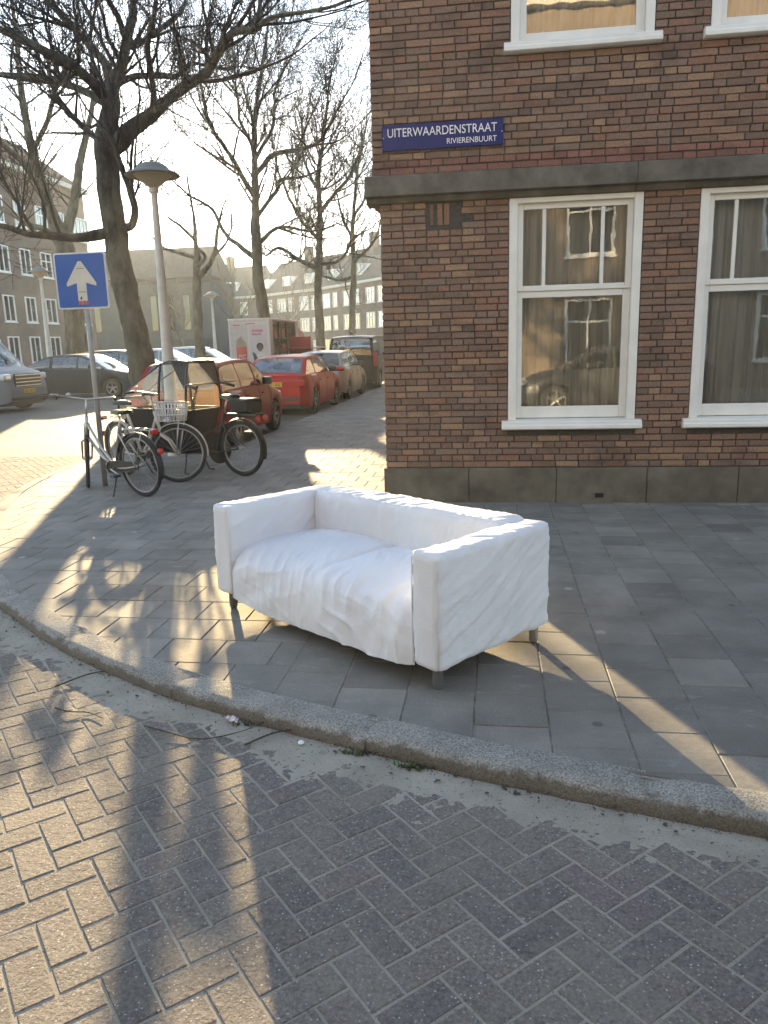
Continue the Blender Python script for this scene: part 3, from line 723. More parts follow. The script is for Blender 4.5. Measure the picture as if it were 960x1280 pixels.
# seat: one sheet from under the backrest over the rounded front edge down to the hem
NU, NTT = 190, 110
prof_pts = [(0.70, 0.405), (0.58, 0.412), (0.40, 0.420), (0.22, 0.412), (0.11, 0.392), (0.045, 0.352), (0.010, 0.290), (-0.004, 0.225), (-0.008, 0.165), (-0.006, 0.100)]
pp = catmull(prof_pts, 0.01)
cum = [0.0]
for a, b in zip(pp, pp[1:]): cum.append(cum[-1] + (b - a).length)
def prof_at(t):
    s = t * cum[-1]; i = int(np.searchsorted(cum, s)) ; i = min(max(i, 1), len(pp) - 1); f = (s - cum[i - 1]) / max(1e-6, cum[i] - cum[i - 1]); return pp[i - 1].lerp(pp[i], f), (pp[i] - pp[i - 1]).normalized()
rows = []
for i in range(NTT):
    t = i / (NTT - 1); q, tg = prof_at(t); nn = Vector((-tg.y, tg.x)) * -1
    if nn.y < 0 and t < 0.4: nn = -nn
    nn = Vector((tg.y, -tg.x))                # outward: up on the seat, forward on the skirt
    row = []
    for j in range(NU):
        u = AW - 0.012 + (1.8 - 2 * AW + 0.024) * j / (NU - 1); e = (u - AW) / (1.8 - 2 * AW)
        fr = min(1, max(0, (t - 0.42) / 0.25)); ed = math.sin(math.pi * min(max(e, 0), 1)) ** 0.4
        seatb = (1 - fr) * (0.012 * ed + 0.016 * abs(math.sin(e * 2 * math.pi)) ** .6 + 0.014 * nz(u * 2.6, t * 3, 9) + 0.006 * (wr_dir(u * 0.8 - t * 0.55, t + u * .5, 4, 9, 0.12) - 0.3) + 0.004 * (wr_dir(u * 0.9 - t * .4, t, 3, 22, 0.1) - 0.3))
        wq = 0.09 * nz(u * 4, t * 5, 3); seatb += (1 - fr) * (0.0045 * crs((u * .75 - t * .8 + wq) * 6, (t + u * .4) * 2.2, 3.3, .2) + 0.0030 * crs((u * .9 - t * .5 + wq) * 12, (t + u) * 3, 7.3, .22) + 0.0020 * crs((u + t * .7 + wq) * 16, t * 4, 9.9, .22))
        seatb -= (1 - fr) * 0.018 * math.exp(-((e - 0.5 - 0.02 * nz(t * 5, 1, 1)) / 0.014) ** 2)
        # slack cloth at the front: irregular folds hanging from the seat edge and a swoop towards the right leg
        mask = 0.35 + 0.65 * min(1, max(0, 0.5 + 1.4 * nz(u * 1.7 + 4, t * 2.2, 6)))
        f1 = u + 0.10 * nz(u * 3, t * 3, 1) + 0.35 * (t - 0.55) * (e - 0.45)
        v1 = ridge(nz(f1 * 6.5, t * 1.5 + 2, 3.3), 4); v2 = ridge(nz(f1 * 13 + 5, t * 2.6, 8.3), 4)
        aa = (t - 0.5) * 1.1 - 0.75 * (e - 0.45) + 0.08 * nz(u * 4, t * 4, 2); bb_ = t + e
        sw = ridge(nz(aa * 7.5, bb_ * 1.1, 5.1), 4) * min(1, max(0, (e - 0.38) * 3)); sw2 = ridge(nz(((t - 0.5) * 1.1 + 0.7 * (e - 0.3)) * 8, (t - e) * 1.2, 7.7), 4) * min(1, max(0, (0.5 - e) * 3))
        mid = math.exp(-((t - 0.66) / 0.16) ** 2)
        front = fr * (mask * (0.020 * mid * (v1 - 0.3) + 0.010 * mid * (v2 - 0.3)) + 0.017 * (sw - 0.2) + 0.013 * (sw2 - 0.2) + 0.016 * nz(u * 2.6, t * 3.2, 3) + 0.008 * ed + 0.004 * nz(u * 14, t * 14, 1) + 0.0060 * crs((f1 + wq) * 7, t * 1.6, 2.9, .2) * mid + 0.0040 * crs((f1 - .3 * t + wq) * 15, t * 3, 6.1, .22) + 0.0045 * crs(aa * 10 + wq * 4, bb_ * 1.6, 8.8, .2))
        edge = min(1.0, max(0.0, min(e, 1 - e)) / 0.06); dd = (seatb + front) * (0.15 + 0.85 * edge) - 0.012 * (1 - edge) * fr
        y, zz = q.x + nn.x * dd, q.y + nn.y * dd
        if t > 0.9: zz += (t - 0.9) * 10 * (0.016 * nz(u * 4, 2, 2) - 0.018 * ed)
        row.append((u, y, zz))
    rows.append(row)
seat = MB().grid(rows).build('seat', MATS['fabric'], sofa, True)
# seams sewn along the edges of the armrests
for x in (AW - 0.004, 1.8 - AW + 0.004):
    MB().tube([(x, 0.004, 0.115), (x, 0.002, 0.40), (x, 0.006, 0.625)], 0.0028, 6).build('seam', MATS['fabric'], sofa, True)
for x in (0.006, 1.794): MB().tube([(x, 0.007, 0.12), (x, 0.006, 0.40), (x, 0.014, 0.63)], 0.0025, 6).build('seam', MATS['fabric'], sofa, True)
MB().box((0.03, 0.03, HEM + 0.01), (1.77, 0.84, HEM + 0.05)).build('base', BLACK, sofa)
LEG = plain('leg_grey', (0.16, 0.165, 0.17), 0.4, 0.5)
for x, y in ((0.065, 0.065), (1.735, 0.065), (0.065, 0.815), (1.735, 0.815)):
    MB().lathe([(0.0, 0.0), (0.019, 0.0), (0.020, 0.004), (0.020, 0.012), (0.0245, 0.014), (0.0245, 0.125), (0.0, 0.125)], 18, (x, y, 0.0)).build('leg', LEG if y < .5 else STEEL, sofa, auto=40)

# ------------------------------------------------------------------ trees
TREES = {
  'A': [[(-8.38,18.2,-0.1,0.397),(-8.46,18.2,0.94,0.321),(-8.64,18.2,2.28,0.293),(-8.83,18.2,3.59,0.283),(-8.88,18.2,4.67,0.265),(-8.91,18.2,5.64,0.255),(-8.85,18.2,6.16,0.283),(-8.69,18.2,6.92,0.208),(-8.57,18.2,7.49,0.161),(-8.32,18.2,7.86,0.123),(-8.12,18.2,8.36,0.104),(-7.96,18.2,8.91,0.085),(-7.75,18.2,9.77,0.066),(-7.5,18.2,10.82,0.038)],[(-8.79,18.2,6.03,0.189),(-8.21,17.97,6.39,0.187),(-7.67,17.75,6.57,0.157),(-7.17,17.52,6.77,0.127),(-6.54,17.29,7.04,0.108),(-5.91,17.06,7.21,0.097),(-5.57,16.84,7.47,0.087),(-5.17,16.61,7.75,0.078),(-4.67,16.38,7.67,0.068),(-4.16,16.16,7.79,0.042),(-3.32,15.93,7.74,0.033),(-2.59,15.7,7.77,0.024)],[(-4.62,16.2,7.61,0.05),(-4.56,16.53,8.25,0.043),(-4.66,16.87,9.09,0.035),(-4.58,17.2,9.94,0.027)],[(-8.62,18.2,7.61,0.113),(-9.04,18.7,8.23,0.097),(-9.75,19.2,8.96,0.09),(-10.71,19.7,9.91,0.082),(-11.57,20.2,10.83,0.063),(-12.29,20.7,11.9,0.043)],[(-8.74,18.2,7.22,0.142),(-8.82,17.7,7.38,0.119),(-8.99,17.2,7.59,0.098),(-9.4,16.7,7.79,0.087),(-9.94,16.2,8.02,0.067),(-10.43,15.7,8.25,0.041),(-10.9,15.2,8.24,0.024)],[(-8.79,18.2,7.09,0.094),(-9.54,18.7,7.55,0.087),(-10.59,19.2,8.01,0.08),(-11.59,19.7,8.34,0.072),(-12.76,20.2,8.61,0.052),(-14.18,20.7,9.09,0.032)],[(-7.44,17.6,6.64,0.073),(-7.18,17.2,7.11,0.063),(-7.09,16.8,7.48,0.061),(-6.78,16.4,7.94,0.051),(-6.46,16.0,8.33,0.042),(-6.32,15.6,8.96,0.024)],[(-8.89,18.2,4.31,0.151),(-9.49,17.7,4.15,0.101),(-9.95,17.2,4.16,0.089),(-10.22,16.7,4.14,0.069),(-10.48,16.2,4.25,0.059),(-10.9,15.7,4.08,0.041)],[(-8.72,18.2,4.41,0.104),(-8.37,18.05,4.43,0.094),(-8.2,17.9,4.8,0.084),(-8.21,17.75,5.12,0.083),(-8.21,17.6,5.37,0.073)],[(-8.88,18.2,6.25,0.085),(-9.45,18.6,6.63,0.077),(-10.06,19.0,7.12,0.069),(-10.6,19.4,7.71,0.06),(-10.98,19.8,8.58,0.051),(-11.54,20.2,9.48,0.031)],[(-8.56,18.2,7.41,0.085),(-8.42,18.7,7.75,0.078),(-8.04,19.2,7.94,0.07),(-7.6,19.7,8.05,0.061),(-7.4,20.2,8.46,0.042),(-7.12,20.7,8.52,0.032)],[(-8.12,18.2,8.36,0.076),(-8.04,17.53,8.6,0.064),(-7.93,16.87,8.94,0.053),(-7.88,16.2,9.36,0.034)],[(-8.04,18.2,8.2,0.066),(-7.72,18.87,8.73,0.059),(-7.36,19.53,9.36,0.051),(-7.13,20.2,10.37,0.031)]],
  'B': [[(-16.73,30.0,0.45,0.467),(-16.7,30.0,1.57,0.421),(-16.67,30.0,3.3,0.389),(-16.74,30.0,4.99,0.374),(-16.83,30.0,5.9,0.343),(-17.12,30.0,6.81,0.234),(-17.44,30.0,8.01,0.202),(-17.71,30.0,9.47,0.156),(-17.82,30.0,11.18,0.125),(-17.79,30.0,12.83,0.093),(-17.79,30.0,14.45,0.062)],[(-16.77,30.0,5.84,0.218),(-16.48,30.33,6.98,0.189),(-16.34,30.67,8.07,0.175),(-16.14,31.0,9.31,0.145),(-15.87,31.33,10.55,0.114),(-15.7,31.67,11.8,0.082),(-15.9,32.0,13.36,0.05)],[(-17.38,30.0,7.71,0.14),(-17.48,29.0,8.53,0.12),(-17.48,28.0,8.86,0.102),(-17.76,27.0,9.3,0.07)],[(-16.69,30.0,5.36,0.14),(-17.69,30.5,6.31,0.127),(-18.81,31.0,6.73,0.113),(-20.11,31.5,7.43,0.098),(-21.65,32.0,7.96,0.066)],[(-17.69,30.0,9.18,0.093),(-16.5,29.33,10.08,0.091),(-15.69,28.67,10.93,0.074),(-14.57,28.0,11.93,0.044)]],
  'C': [[(-7.98,27.5,1.24,0.243),(-8.05,27.5,2.5,0.214),(-8.2,27.5,3.88,0.2),(-8.2,27.5,5.23,0.171),(-8.15,27.5,6.54,0.129),(-8.09,27.5,7.44,0.114),(-8.04,27.5,8.58,0.086),(-7.85,27.5,9.82,0.071),(-7.56,27.5,11.02,0.057),(-7.36,27.5,11.96,0.029)],[(-8.17,27.5,6.67,0.1),(-8.5,27.1,7.38,0.084),(-8.75,26.7,7.94,0.069),(-9.04,26.3,8.48,0.068),(-9.18,25.9,9.22,0.054),(-9.1,25.5,9.91,0.04)],[(-8.07,27.5,7.36,0.086),(-7.5,27.08,7.71,0.084),(-7.1,26.67,7.79,0.083),(-6.18,26.25,7.79,0.068),(-5.48,25.83,7.85,0.054),(-4.93,25.42,8.36,0.04),(-4.46,25.0,8.89,0.026)],[(-8.1,27.5,5.09,0.086),(-7.53,27.0,5.4,0.07),(-6.91,26.5,5.46,0.055),(-6.17,26.0,5.26,0.04)],[(-8.19,27.5,4.56,0.114),(-8.96,28.0,5.1,0.087),(-9.63,28.5,5.63,0.074),(-10.26,29.0,6.56,0.06),(-11.18,29.5,7.14,0.046)],[(-8.07,27.5,7.83,0.071),(-7.64,28.33,9.02,0.059),(-7.64,29.17,10.53,0.045),(-7.21,30.0,11.8,0.031)],[(-8.05,27.5,8.08,0.071),(-8.72,28.17,9.3,0.058),(-9.0,28.83,10.53,0.045),(-9.6,29.5,11.55,0.031)],[(-8.1,27.5,6.01,0.071),(-7.57,28.17,6.89,0.073),(-7.52,28.83,7.41,0.06),(-7.0,29.5,7.59,0.046)]],
  'D': [[(-8.02,36.5,1.0,0.246),(-8.04,36.5,2.19,0.208),(-8.05,36.5,3.82,0.19),(-7.93,36.5,5.6,0.171),(-7.81,36.5,7.34,0.133),(-7.81,36.5,9.04,0.114),(-7.48,36.5,10.7,0.076),(-7.23,36.5,12.31,0.057)],[(-7.86,36.5,6.3,0.095),(-8.42,35.83,6.93,0.074),(-8.76,35.17,7.68,0.073),(-9.0,34.5,8.56,0.054)],[(-7.8,36.5,7.51,0.095),(-7.16,37.17,8.45,0.077),(-6.49,37.83,9.4,0.079),(-5.98,38.5,11.08,0.04)],[(-7.87,36.5,5.24,0.095),(-6.83,35.83,5.32,0.074),(-6.14,35.17,6.06,0.055),(-5.49,34.5,6.28,0.036)],[(-7.99,36.5,5.07,0.114),(-9.01,37.17,5.53,0.096),(-10.12,37.83,6.19,0.079),(-10.92,38.5,6.0,0.06)],[(-7.84,36.5,8.37,0.076),(-8.67,37.5,9.98,0.058),(-8.91,38.5,11.61,0.04)]],
  'E': [[(-8.39,47.0,1.04,0.244),(-8.39,47.0,2.31,0.22),(-8.27,47.0,4.41,0.195),(-8.15,47.0,6.23,0.171),(-8.14,47.0,8.02,0.122),(-7.92,47.0,10.22,0.098),(-7.56,47.0,12.35,0.073)],[(-8.2,47.0,6.23,0.098),(-7.4,46.33,6.8,0.096),(-6.67,45.67,7.35,0.071),(-6.09,45.0,8.52,0.047)],[(-8.22,47.0,5.55,0.122),(-9.2,48.0,5.43,0.1),(-10.39,49.0,5.79,0.076)],[(-8.11,47.0,7.58,0.098),(-8.54,46.0,8.78,0.072),(-8.66,45.0,10.11,0.047)],[(-8.01,47.0,8.9,0.073),(-7.32,48.0,10.36,0.075),(-6.93,49.0,12.31,0.051)]],
  'F': [[(-13.21,34.5,0.88,0.251),(-13.26,34.5,2.14,0.215),(-13.18,34.5,3.54,0.197),(-13.12,34.5,4.75,0.179),(-13.05,34.5,5.61,0.143),(-13.07,34.5,6.28,0.107),(-13.06,34.5,7.29,0.072),(-13.19,34.5,8.45,0.054)],[(-13.05,34.5,4.75,0.143),(-12.31,34.0,5.19,0.106),(-11.79,33.5,5.78,0.087),(-11.48,33.0,6.51,0.069),(-10.96,32.5,7.36,0.034)],[(-13.1,34.5,5.54,0.107),(-14.09,35.17,5.85,0.091),(-15.12,35.83,6.18,0.074),(-15.94,36.5,6.79,0.038)],[(-13.1,34.5,5.09,0.09),(-12.5,34.0,5.46,0.071),(-12.51,33.5,5.74,0.07)],[(-13.07,34.5,6.28,0.072),(-13.23,33.5,6.66,0.07),(-13.42,32.5,6.95,0.051)],[(-12.23,34.5,5.64,0.072),(-11.9,35.5,6.35,0.055),(-11.97,36.5,7.53,0.038)]],
}
def smooth3(P, sub=4):
    out = []; n = len(P)
    for i in range(n - 1):
        p0, p1, p2, p3 = [Vector(P[min(max(k, 0), n - 1)]) for k in (i - 1, i, i + 1, i + 2)]
        for j in range(sub):
            t = j / sub; out.append(0.5 * ((2 * p1) + (p2 - p0) * t + (2 * p0 - 5 * p1 + 4 * p2 - p3) * t * t + (3 * p1 - p0 - 3 * p2 + p3) * t ** 3))
    out.append(Vector(P[-1])); return out
def rvec(): 
    return Vector((random.gauss(0, 1), random.gauss(0, 1), random.gauss(0, 1)))
GAPS = [(Vector((-1.6, 11.0, 0.0)), 1.1), (Vector((-1.4, 14.0, 0.0)), 1.0), (Vector((-1.3, 2.4, 0.0)), 1.35), (Vector((0.4, 3.3, 0.0)), 1.0), (Vector((-0.6, 4.3, 0.6)), 1.0), (Vector((-2.6, 10.5, 0.0)), 0.9), (Vector((-2.9, 5.0, 0.0)), 0.9)]
def in_gap(p):       # the open gap between the crowns through which the low sun reaches the corner
    q = p + ORG[0]
    for a, r in GAPS:
        v = q - a
        if (v - sdir * v.dot(sdir)).length < r: return True
    return False
ORG = [Vector((0, 0, 0))]
def grow(mb, p, d, r, length, lvl, dens, stats):
    if in_gap(p): return
    step = (0.30, 0.24, 0.17, 0.13)[lvl]; n = max(2, int(length / step)); pts = [p.copy()]; rad = [r]; d = d.normalized()
    curl = (0.16, 0.22, 0.28, 0.26)[lvl]; bias = rvec() * 0.10
    for i in range(n):
        d = d + rvec() * curl * 0.55 + bias * 0.3 + Vector((0, 0, 0.07)); d.normalize(); p = p + d * step; pts.append(p.copy()); rad.append(max(r * (1 - 0.85 * (i + 1) / n), 0.0045))
        if in_gap(p): break
    n = len(pts) - 1
    mb.tube(pts, rad, 5 if lvl == 0 else (4 if lvl == 1 else 3), False); stats[0] += 1
    if lvl < 3:
        k = int(length * (2.5, 4.0, 4.6)[lvl] * dens + random.random())
        for q in range(k):
            i = min(n, max(1, int((0.18 + 0.82 * random.random()) * n))); ax = (pts[i] - pts[i - 1]).normalized(); s = rvec(); s = s - ax * s.dot(ax); s.normalize()
            a = R(random.uniform(28, 62)); nd = ax * math.cos(a) + s * math.sin(a) + Vector((0, 0, 0.15))
            grow(mb, pts[i], nd, max(0.0052, rad[i] * random.uniform(0.45, 0.7)), length * random.uniform(0.35, 0.62), lvl + 1, dens, stats)
def tree(limbs, label, dens, base_len, seed, top=None):
    random.seed(seed); b = limbs[0][0]; root = empty('tree', (b[0], b[1], b[2]), label=label, cat='tree', group='bare trees along the street'); o = Vector(b[:3]); ORG[0] = o; crown = MB(); st = [0]
    for li, L_ in enumerate(limbs):
        P = smooth3([q[:3] for q in L_], 5); rr = smooth3([(q[3], 0, 0) for q in L_], 5); rr = [max(0.006, v.x) for v in rr]; big = rr[0] > 0.12
        P = [q - o + Vector((nz(q.x * 2.2, q.y * 2, q.z * 2.2), nz(q.y * 2 + 9, q.z * 2.2, q.x * 2), 0)) * (0.05 if big else 0.07) * (i / len(P) > 0.04 or li == 0) for i, q in enumerate(P)]
        n = 14 if big else 9; m = MB(); s0 = 0; m.tube(P, rr, n, True)
        if big:                                # knobs and burrs on the bark
            for k, v in enumerate(m.v):
                i = k // n; c = P[min(i, len(P) - 1)]; dv = Vector(v) - c; g = 1 + 0.16 * nz(v[0] * 3.1, v[1] * 3.1, v[2] * 2.2) + 0.10 * nz(v[0] * 8, v[1] * 8, v[2] * 6); v2 = c + dv * g; m.v[k] = (v2.x, v2.y, v2.z)
        m.build('trunk' if li == 0 else 'limb', MATS['bark'], root, True)
        tot = sum((a - c).length for a, c in zip(P, P[1:])); lo = 0.42 if li == 0 else 0.15
        for q in range(int(tot * (1 - lo) * 2.5 * dens)):
            i = min(len(P) - 1, int((lo + (1 - lo) * random.random()) * len(P))); i = max(1, i); ax = (P[i] - P[i - 1]).normalized(); s = rvec(); s = s - ax * s.dot(ax); s.normalize(); a = R(random.uniform(35, 75))
            grow(crown, P[i], ax * math.cos(a) + s * math.sin(a) + Vector((0, 0, 0.35)), min(rr[i] * 0.55, 0.05), base_len * random.uniform(0.55, 1.25), 0, dens, st)
        grow(crown, P[-1], P[-1] - P[-2], rr[-1], base_len * 0.9, 0, dens, st)
    crown.build('crown', MATS['twig'], root, True)
    return root
tree(TREES['A'], 'big bare tree with knobbly leaning trunk, nearest to the lamp post', 0.95, 3.1, 11)
tree(TREES['B'], 'bare forked tree behind the blue one-way sign', 0.8, 2.6, 12)
tree(TREES['C'], 'tall bare tree rising behind the white delivery truck', 1.08, 3.0, 13)
tree(TREES['D'], 'slim bare tree just left of the black van', 0.98, 3.1, 14)
tree(TREES['E'], 'farthest bare tree, beside the brick corner above the black van', 0.92, 3.1, 15)
tree(TREES['F'], 'low-forked bare tree beside the far street lamp left of the truck', 0.75, 1.7, 16)
def far_tree(x, y, hgt, seed, label):
    random.seed(seed); tr_ = [(x, y, -.1, .16), (x + .1, y, hgt * .2, .14), (x, y + .1, hgt * .38, .12), (x + .15, y, hgt * .6, .07), (x, y, hgt * .85, .03)]; lm = [tr_]
    for q in range(6):
        a = q * 1.05 + random.random(); z0 = hgt * random.uniform(.25, .5); rr = hgt * random.uniform(.2, .33)
        lm.append([(x + .05, y, z0, .06), (x + math.cos(a) * rr * .4, y + math.sin(a) * rr * .4, z0 + hgt * .12, .05), (x + math.cos(a) * rr * .8, y + math.sin(a) * rr * .8, z0 + hgt * .26, .035), (x + math.cos(a) * rr, y + math.sin(a) * rr, z0 + hgt * .4, .02)])
    tree(lm, label, .5, hgt * .22, seed)
far_tree(-19.5, 58.0, 10.5, 31, 'small far bare tree between the low-forked tree and the tall tree')
far_tree(-27.0, 66.0, 9.5, 32, 'small far bare tree in front of the grey hall')
far_tree(-21.5, 84.0, 10.5, 33, 'farthest small bare tree in front of the dark flat-roofed building')
random.seed(21)

# ------------------------------------------------------------------ street lamps and the one-way sign
def m_lampglass():
    t = NT('lamp_glass'); tr = t.n('ShaderNodeBsdfTranslucent'); tr.inputs[0].default_value = (0.95, 0.93, 0.86, 1); df = t.n('ShaderNodeBsdfDiffuse'); df.inputs[0].default_value = (0.7, 0.69, 0.62, 1)
    ms = t.n('ShaderNodeMixShader'); ms.inputs[0].default_value = 0.15; t.l(tr.outputs[0], ms.inputs[1]); t.l(df.outputs[0], ms.inputs[2]); t.l(ms.outputs[0], t.out.inputs[0]); MATS['lamp_glass'] = t.m
m_lampglass()
POST = plain('post_grey', (0.58, 0.56, 0.48), 0.55, var=0.15, vscale=4, bump=0.2); HOOD = plain('hood_grey', (0.17, 0.17, 0.13), 0.5)
def street_lamp(x, y, z, label, s=1.0, rz=0):
    o = empty('street_lamp', (x, y, z), rz, label, 'street lamp', 'street lamps'); o.scale = (s, s, s)
    MB().lathe([(0.12, -0.1), (0.12, 0.02), (0.106, 0.05), (0.103, 0.75), (0.097, 0.82), (0.090, 0.9), (0.066, 2.2), (0.044, 3.45), (0.042, 3.60), (0.066, 3.61), (0.066, 3.66), (0.03, 3.67)], 20).build('post', POST, o, auto=35)
    MB().lathe([(0.030, 3.66), (0.06, 3.67), (0.12, 3.72), (0.21, 3.79), (0.255, 3.835)], 28).build('glass_bowl', MATS['lamp_glass'], o, True)
    hd = MB().lathe([(0.20, 3.852), (0.32, 3.832), (0.362, 3.818), (0.368, 3.828), (0.345, 3.848), (0.265, 3.878), (0.235, 3.90), (0.19, 3.945), (0.13, 3.978), (0.06, 3.994), (0.028, 3.998), (0.024, 4.02), (0.0, 4.026)], 32).build('hood', HOOD, o, auto=50)
    MB().box((0.095, -0.06, 0.25), (0.122, 0.06, 0.62)).build('hatch', POST, o)
    MB().tube([(0.0, 0.0, 3.66), (0.0, 0.0, 3.86)], 0.02, 8).build('stem', STEEL, o)
    return o
street_lamp(-4.72, 11.0, 0.0, 'tall grey street lamp with domed hood standing behind the parked bicycles', 1.03, rz=1.9)
street_lamp(-16.3, 27.25, 0.02, 'street lamp left of the blue one-way sign in front of the brick flats', 1.15, rz=0.5)
street_lamp(-14.1, 38.9, 0.02, 'small distant street lamp beside the low-forked tree', 1.09, rz=1)
street_lamp(-14.5, 50.0, 0.02, 'farthest street lamp, its head showing beside the tall tree above the truck', 1.07, rz=1)

sp = empty('one_way_sign', (-4.54, 8.455, 0.0), 0.0, 'square blue one-way sign with white arrow on a steel pole', 'traffic sign')
MB().tube([(0, 0, -0.05), (0.004, 0, 1.3), (0.0, 0, 2.58)], 0.030, 14).build('pole', GALV, sp, True)
SB = plain('sign_blue', (0.010, 0.085, 0.34), 0.4, var=0.06, vscale=3); SW = plain('sign_white', (0.60, 0.60, 0.58), 0.45); AR = plain('sign_arrow', (0.56, 0.53, 0.45), 0.5, var=0.08)
def rrect(w2, h2, r, n=5):
    P = []
    for cx, cz, a0 in ((w2 - r, h2 - r, 0), (-w2 + r, h2 - r, 90), (-w2 + r, -h2 + r, 180), (w2 - r, -h2 + r, 270)):
        for i in range(n + 1): a = R(a0 + 90 * i / n); P.append((cx + r * math.cos(a), cz + r * math.sin(a)))
    return P
def plate(P, d0, d1, name, mat, parent, c=(0, 0, 0)):       # polygon in xz, facing -y
    m = MB().prism(P, d0, d1); m.xf(Matrix.Rotation(R(90), 4, 'X')); o = m.build(name, mat, parent); o.location = c; return o
pl = plate(rrect(0.305, 0.302, 0.03), 0.034, 0.056, 'plate', SW, sp, (0.0, 0, 2.33))
plate(rrect(0.289, 0.286, 0.022), 0.0562, 0.0585, 'blue_face', SB, sp, (0.0, 0, 2.33))
plate([(0.018, 0.208), (-0.018, 0.208), (-0.03, 0.19), (-0.178, -0.028), (-0.172, -0.058), (-0.055, -0.022), (-0.055, -0.215), (0.055, -0.215), (0.055, -0.022), (0.172, -0.058), (0.178, -0.028), (0.03, 0.19)], 0.0587, 0.0605, 'arrow', AR, sp, (0.0, 0, 2.33))
plate([(-0.055, -0.255), (0.060, -0.255), (0.060, -0.218), (-0.055, -0.218)], 0.0587, 0.0610, 'sticker', plain('sticker_red', (0.42, 0.12, 0.10), 0.6, var=0.6, vscale=60), sp, (0.0, 0, 2.33))
plate([(-0.034, -0.20), (-0.004, -0.20), (-0.012, -0.165), (-0.028, -0.18)], 0.0607, 0.0615, 'sticker', BLACK, sp, (0.0, 0, 2.33))
for zz in (0.13, -0.12): plate([(-0.045, zz - 0.004), (0.045, zz - 0.004), (0.045, zz + 0.004), (-0.045, zz + 0.004)], 0.0607, 0.0615, 'scuff', HOOD, sp, (0.0, 0, 2.33))
for zz in (2.17, 2.47): MB().box((-0.042, -0.036, zz - 0.02), (0.042, 0.036, zz + 0.02)).build('bracket', GALV, sp)

# ------------------------------------------------------------------ bicycles
SPOKE = plain('spoke', (0.30, 0.30, 0.30), 0.4, 1.0); REDL = plain('red_reflector', (0.45, 0.015, 0.012), 0.2, coat=0.5); LEATH = plain('saddle_black', (0.02, 0.02, 0.021), 0.5)
def wheel(parent, name, c, r, Mx=None, spokes=28, tyre=0.021, hubr=0.02):
    T = Mx if Mx else Matrix.Identity(4)
    ty = MB().torus((c[0], c[1], c[2]), r - tyre, tyre, 'y', 44, 8).xf(T).build(name, RUBBER, parent, True)
    MB().torus(c, r - 2 * tyre - 0.008, 0.011, 'y', 44, 6).xf(T).build('rim', SPOKE, ty, True)
    m = MB()
    for i in range(spokes):
        a = 2 * math.pi * i / spokes; b = a + (0.5 if i % 2 else -0.5); s = 0.028 if i % 4 < 2 else -0.028
        m.tube([(c[0] + hubr * math.cos(b), c[1] + s, c[2] + hubr * math.sin(b)), (c[0] + (r - .05) * math.cos(a), c[1], c[2] + (r - .05) * math.sin(a))], 0.0014, 4, False)
    m.xf(T).build('spokes', SPOKE, ty); MB().lathe([(0.0, -0.05), (hubr, -0.045), (hubr, 0.045), (0.0, 0.05)], 12, c, 'y').xf(T).build('hub', STEEL, ty, True)
    return ty
def saddle(parent, c, mat=LEATH, tilt=0.0):
    rows = []
    for i in range(13):
        t = i / 12; x = -0.13 + 0.27 * t; wd = 0.095 * (1 - t) ** 1.2 * (min(1, t * 6 + .45)) + 0.020; row = []
        for j in range(9): a = math.pi * j / 8; row.append((c[0] + x, c[1] + wd * math.cos(a), c[2] + 0.045 * math.sin(a) ** 0.6 - 0.02 * (t - .2) ** 2))
        rows.append(row)
    m = MB().grid(rows); m.f.append(tuple(range(9))); m.f.append(tuple(reversed(range(12 * 9, 13 * 9)))); s = m.build('saddle', mat, parent, True)
    MB().tube([(c[0] - .09, -.03, c[2]), (c[0], -.02, c[2] - .035), (c[0] + .1, -.012, c[2])], 0.004, 5).tube([(c[0] - .09, .03, c[2]), (c[0], .02, c[2] - .035), (c[0] + .1, .012, c[2])], 0.004, 5).build('rail', STEEL, s)
    MB().lathe([(0.022, -0.06), (0.026, -0.03), (0.022, 0.0)], 10, (c[0] - .06, 0.0, c[2] - .0), 'z').build('spring', STEEL, s, True)
